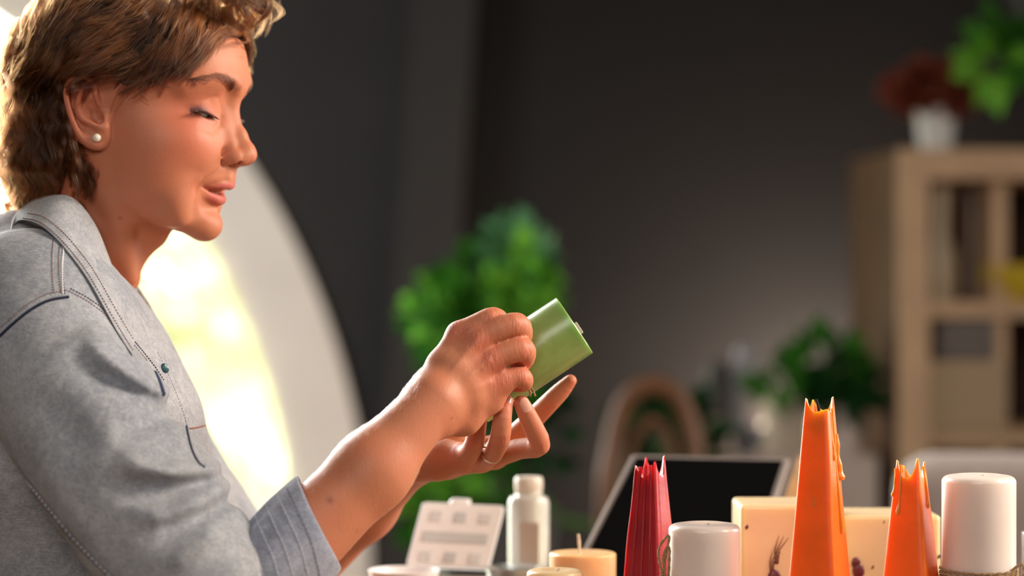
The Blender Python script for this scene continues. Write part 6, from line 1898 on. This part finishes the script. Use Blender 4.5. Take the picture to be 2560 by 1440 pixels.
# collar: a folded band round the neck, one solid strip with thickness
def strip(name, rows, mat, thick=0.0016, par=None, sub=2):
    bm = bmesh.new(); R = []
    m = len(rows[0])
    for r in rows: R.append([bm.verts.new(p) for p in r])
    for a, b in zip(R[:-1], R[1:]):
        for k in range(m - 1): bm.faces.new((a[k], a[k + 1], b[k + 1], b[k]))
    o = from_bm(name, bm, mat)
    s1 = o.modifiers.new('solid', 'SOLIDIFY'); s1.thickness = thick; s1.offset = 0
    s2 = o.modifiers.new('smooth', 'SUBSURF'); s2.levels = sub; s2.render_levels = sub
    return child(o, par or shirt)
def PV3(t): return P(t[0], t[1], t[2] / 1000)
# near side, back of the neck to the point on the chest: inner fold line, crown of the fold, outer edge
inner = [(40, 560, 40), (70, 515, -20), (130, 495, -48), (188, 500, -62), (238, 560, -64), (268, 630, -56), (290, 690, -46), (312, 738, -36), (328, 790, -30), (345, 835, -26)]
crown = [(30, 545, 44), (60, 508, -24), (125, 484, -54), (180, 492, -70), (228, 558, -74), (258, 630, -68), (281, 695, -60), (302, 745, -54), (318, 800, -48), (338, 850, -42)]
mid = [(28, 565, 40), (52, 530, -40), (105, 522, -80), (150, 540, -100), (196, 605, -106), (232, 668, -100), (258, 722, -90), (282, 775, -80), (305, 825, -70), (332, 868, -56)]
outer = [(26, 585, 36), (45, 553, -55), (90, 560, -104), (134, 594, -122), (172, 636, -126), (206, 680, -118), (236, 728, -108), (266, 782, -96), (300, 842, -82), (336, 896, -66)]
def dens(r, n=4): return [v for v in catmull([PV3(t) for t in r], n)]
def over(row, gap):
    out = []
    for p in row:
        h, _n = None, None
        d = (p - _cam).normalized(); h = _TREE.ray_cast(_cam, d)[0]
        if h is not None and p.y > h.y - gap: p = p + d * ((h.y - gap - p.y) / d.y)
        out.append(p)
    return out
rows = [dens(inner), over(dens(crown), .004), over(dens(mid), .007), over(dens(outer), .0035)]
collar = strip('collar', rows, DENIM_IN)
collar['label'] = 'open shirt collar standing round the neck'
far_in = [(250, 560, 72), (300, 640, 66), (322, 705, 44), (340, 760, 30), (358, 815, 20), (375, 850, 16)]
far_cr = [(262, 555, 80), (312, 640, 74), (334, 706, 54), (356, 762, 42), (374, 815, 32), (386, 848, 24)]
far_out = [(262, 590, 108), (318, 680, 100), (344, 735, 82), (368, 790, 66), (388, 835, 50), (398, 862, 34)]
c2 = strip('collar', [dens(far_in), dens(far_cr), dens(far_out)], DENIM_IN)

def tree_of(o):
    dg = bpy.context.evaluated_depsgraph_get(); e = o.evaluated_get(dg); me = e.to_mesh()
    mw = o.matrix_world
    t = BVHTree.FromPolygons([mw @ v.co for v in me.vertices], [tuple(p.vertices) for p in me.polygons])
    e.to_mesh_clear(); return t
bpy.context.view_layer.update()
CT = tree_of(collar)
edge1 = [(52, 551), (92, 560), (134, 592), (171, 633), (205, 677), (235, 725), (265, 779), (299, 838), (330, 888)]
stitches('stitching', edge1, off=(6, -5), tree=CT, par=collar)
stitches('stitching', edge1, off=(17, -17), tree=CT, par=collar, mat=STITCH)

# front placket lying down the chest, with buttons and the pocket flap on her left
plk = [(398, 880), (420, 925), (442, 975), (462, 1030), (478, 1085), (492, 1140), (505, 1190)]
stitches('stitching', plk, off=(-4, 0), mat=PALE)
for (bx, by) in ((411, 921),):
    h, nn = cast(bx, by)
    if h is None: continue
    bm = bmesh.new(); lathe_bm(bm, [(0, 0.0014), (0.0025, 0.0016), (0.0038, 0.0021), (0.0045, 0.0012), (0.0045, 0), (0, 0)], 28)
    o = from_bm('button', bm, BUTTON); o.location = h; o.rotation_euler = nn.to_track_quat('Z', 'Y').to_euler(); child(o, shirt)
flap = on_cloth([(468, 1068), (474, 1096), (482, 1128), (498, 1158), (514, 1170)], 6)
ribbon('pocket_edge', [(466, 1066), (472, 1096), (482, 1130), (498, 1158), (512, 1168)], 0.0022, SEAM, lift=0.0)
ribbon('pocket_edge', [(462, 1072), (488, 1070), (512, 1064)], 0.0016, STITCH, lift=0.0)

# rolled cuffs: turned-back cloth, wider than the arm, with a hollow rim
def cuff(a0, a1, prof, seed=0, tilt=None):
    """prof: (radius mm, mm back from the open edge), from inside the rim round to the elbow"""
    A = Vector(a0 / 1000); B = Vector(a1 / 1000); T = (tilt or (B - A)).normalized().to_track_quat('Z', 'Y').to_matrix()
    ax = (B - A).normalized(); n = 112
    rr_ = np.random.RandomState(seed); ph = rr_.rand(8) * 6.28
    bm = bmesh.new(); rings = []
    for i, (r, sb) in enumerate(prof):
        k_ = min(1.0, sb / 60.0); c = B - ax * sb / 1000; ring = []
        for k in range(n):
            a = 2 * math.pi * k / n
            wv = 0.9 * math.sin(2 * a + ph[0]) + 0.7 * math.sin(3 * a + ph[1] + 1.5 * k_) + k_ * (1.5 * math.sin(7 * a + ph[2] + 3 * k_) + 1.0 * math.sin(12 * a + ph[3] - 4 * k_))
            q = (r + wv) / 1000
            ring.append(bm.verts.new(c + T @ Vector((q * math.cos(a), q * math.sin(a), 0.0012 * math.sin(2 * a + ph[4])))))
        rings.append(ring)
    for a_, b_ in zip(rings[:-1], rings[1:]):
        for k in range(n): bm.faces.new((a_[k], a_[(k + 1) % n], b_[(k + 1) % n], b_[k]))
    o = from_bm('cuff', bm, CUFFM)
    m = o.modifiers.new('s', 'SUBSURF'); m.levels = 1; m.render_levels = 1
    return child(o, shirt)
CUFFM = denim('cuff_denim', (0.25, 0.28, 0.37), (0.36, 0.38, 0.46))
cuff_n = cuff(Pm(560, 1545, -213), Pm(797, 1308, -183), [(34, 26), (37, 10), (40.5, 0.6), (42.2, -0.4), (43.4, 0.8), (44.2, 8), (45.2, 22), (46.0, 40), (45.6, 54), (43.0, 63), (40.0, 69), (42, 76), (47, 90), (50, 108)], 3,
              tilt=Vector((0.90, 0.12, 0.42)))
bpy.context.view_layer.update()
UT = tree_of(cuff_n)
for k_, s_ in enumerate((0, 26, 60, 92, 124, 146)):
    stitches('stitching', [(718 - s_ * 1.0, 1222 + s_ * .42), (750 - s_, 1290 + s_ * .5), (776 - s_, 1350 + s_ * .5), (796 - s_, 1425 + s_ * .5), (800 - s_, 1450 + s_ * .5)], mat=PALE if k_ else SEAM, tree=UT, par=cuff_n, ln=0.004, gap=0.0005, wd=0.0005)
cuff_f = cuff(Pm(560, 1470, 175), Pm(700, 1400, 120), [(32, 22), (35, 6), (38, 0), (40, 1), (41, 20), (42, 50), (40, 64), (42, 84)], 5)

print('shirt done', round(_t.time() - _t0, 1))
# ------------------------------------------------------------------ trousers and shoes (below the frame)
def trousers_fn(Q, m=0):
    f = chain(Q, [(-430, -70, 560, 110), (-430, 120, 560, 110)], 0)
    for sg in (-1, 1):
        f = smin(f, chain(Q, [(-430, 25 + sg * 90, 550, 95), (-60, 25 + sg * 120, 540, 66), (-30, 25 + sg * 130, 500, 60), (-60, 25 + sg * 130, 110, 46)], 20), 30)
    f = smin(f, chain(Q, [(-440, 25, 600, 110), (-435, 25, 680, 100)], 0), 40)
    return smax(smax(f, Q[:, 2] - 720, 4), 90 - Q[:, 2], 4) + 1.5 * interp_noise(Q, 40, 3)
TV, TQ = surface(trousers_fn, (-580, -200, 80), (90, 260, 740), 9.0)
tr_ = child(link_mesh('trousers', mesh_np('trousers', TV, TQ), simple('dark_blue_jeans', (.03, .06, .16), .9, .2, 80)))
for sg in (-1, 1):
    bm = bmesh.new(); bmesh.ops.create_uvsphere(bm, u_segments=24, v_segments=14, radius=1)
    for v in bm.verts: v.co = Vector((v.co.x * .125 * (1 if v.co.x > 0 else .8), v.co.y * .045, max(-.0, v.co.z) * (.05 + .045 * (v.co.x < .1)) ))
    sh_ = from_bm('shoe', bm, simple('canvas_shoe', (.5, .48, .45), .8)); sh_.location = (-.025, .025 + sg * .13, 0.0005); child(sh_)
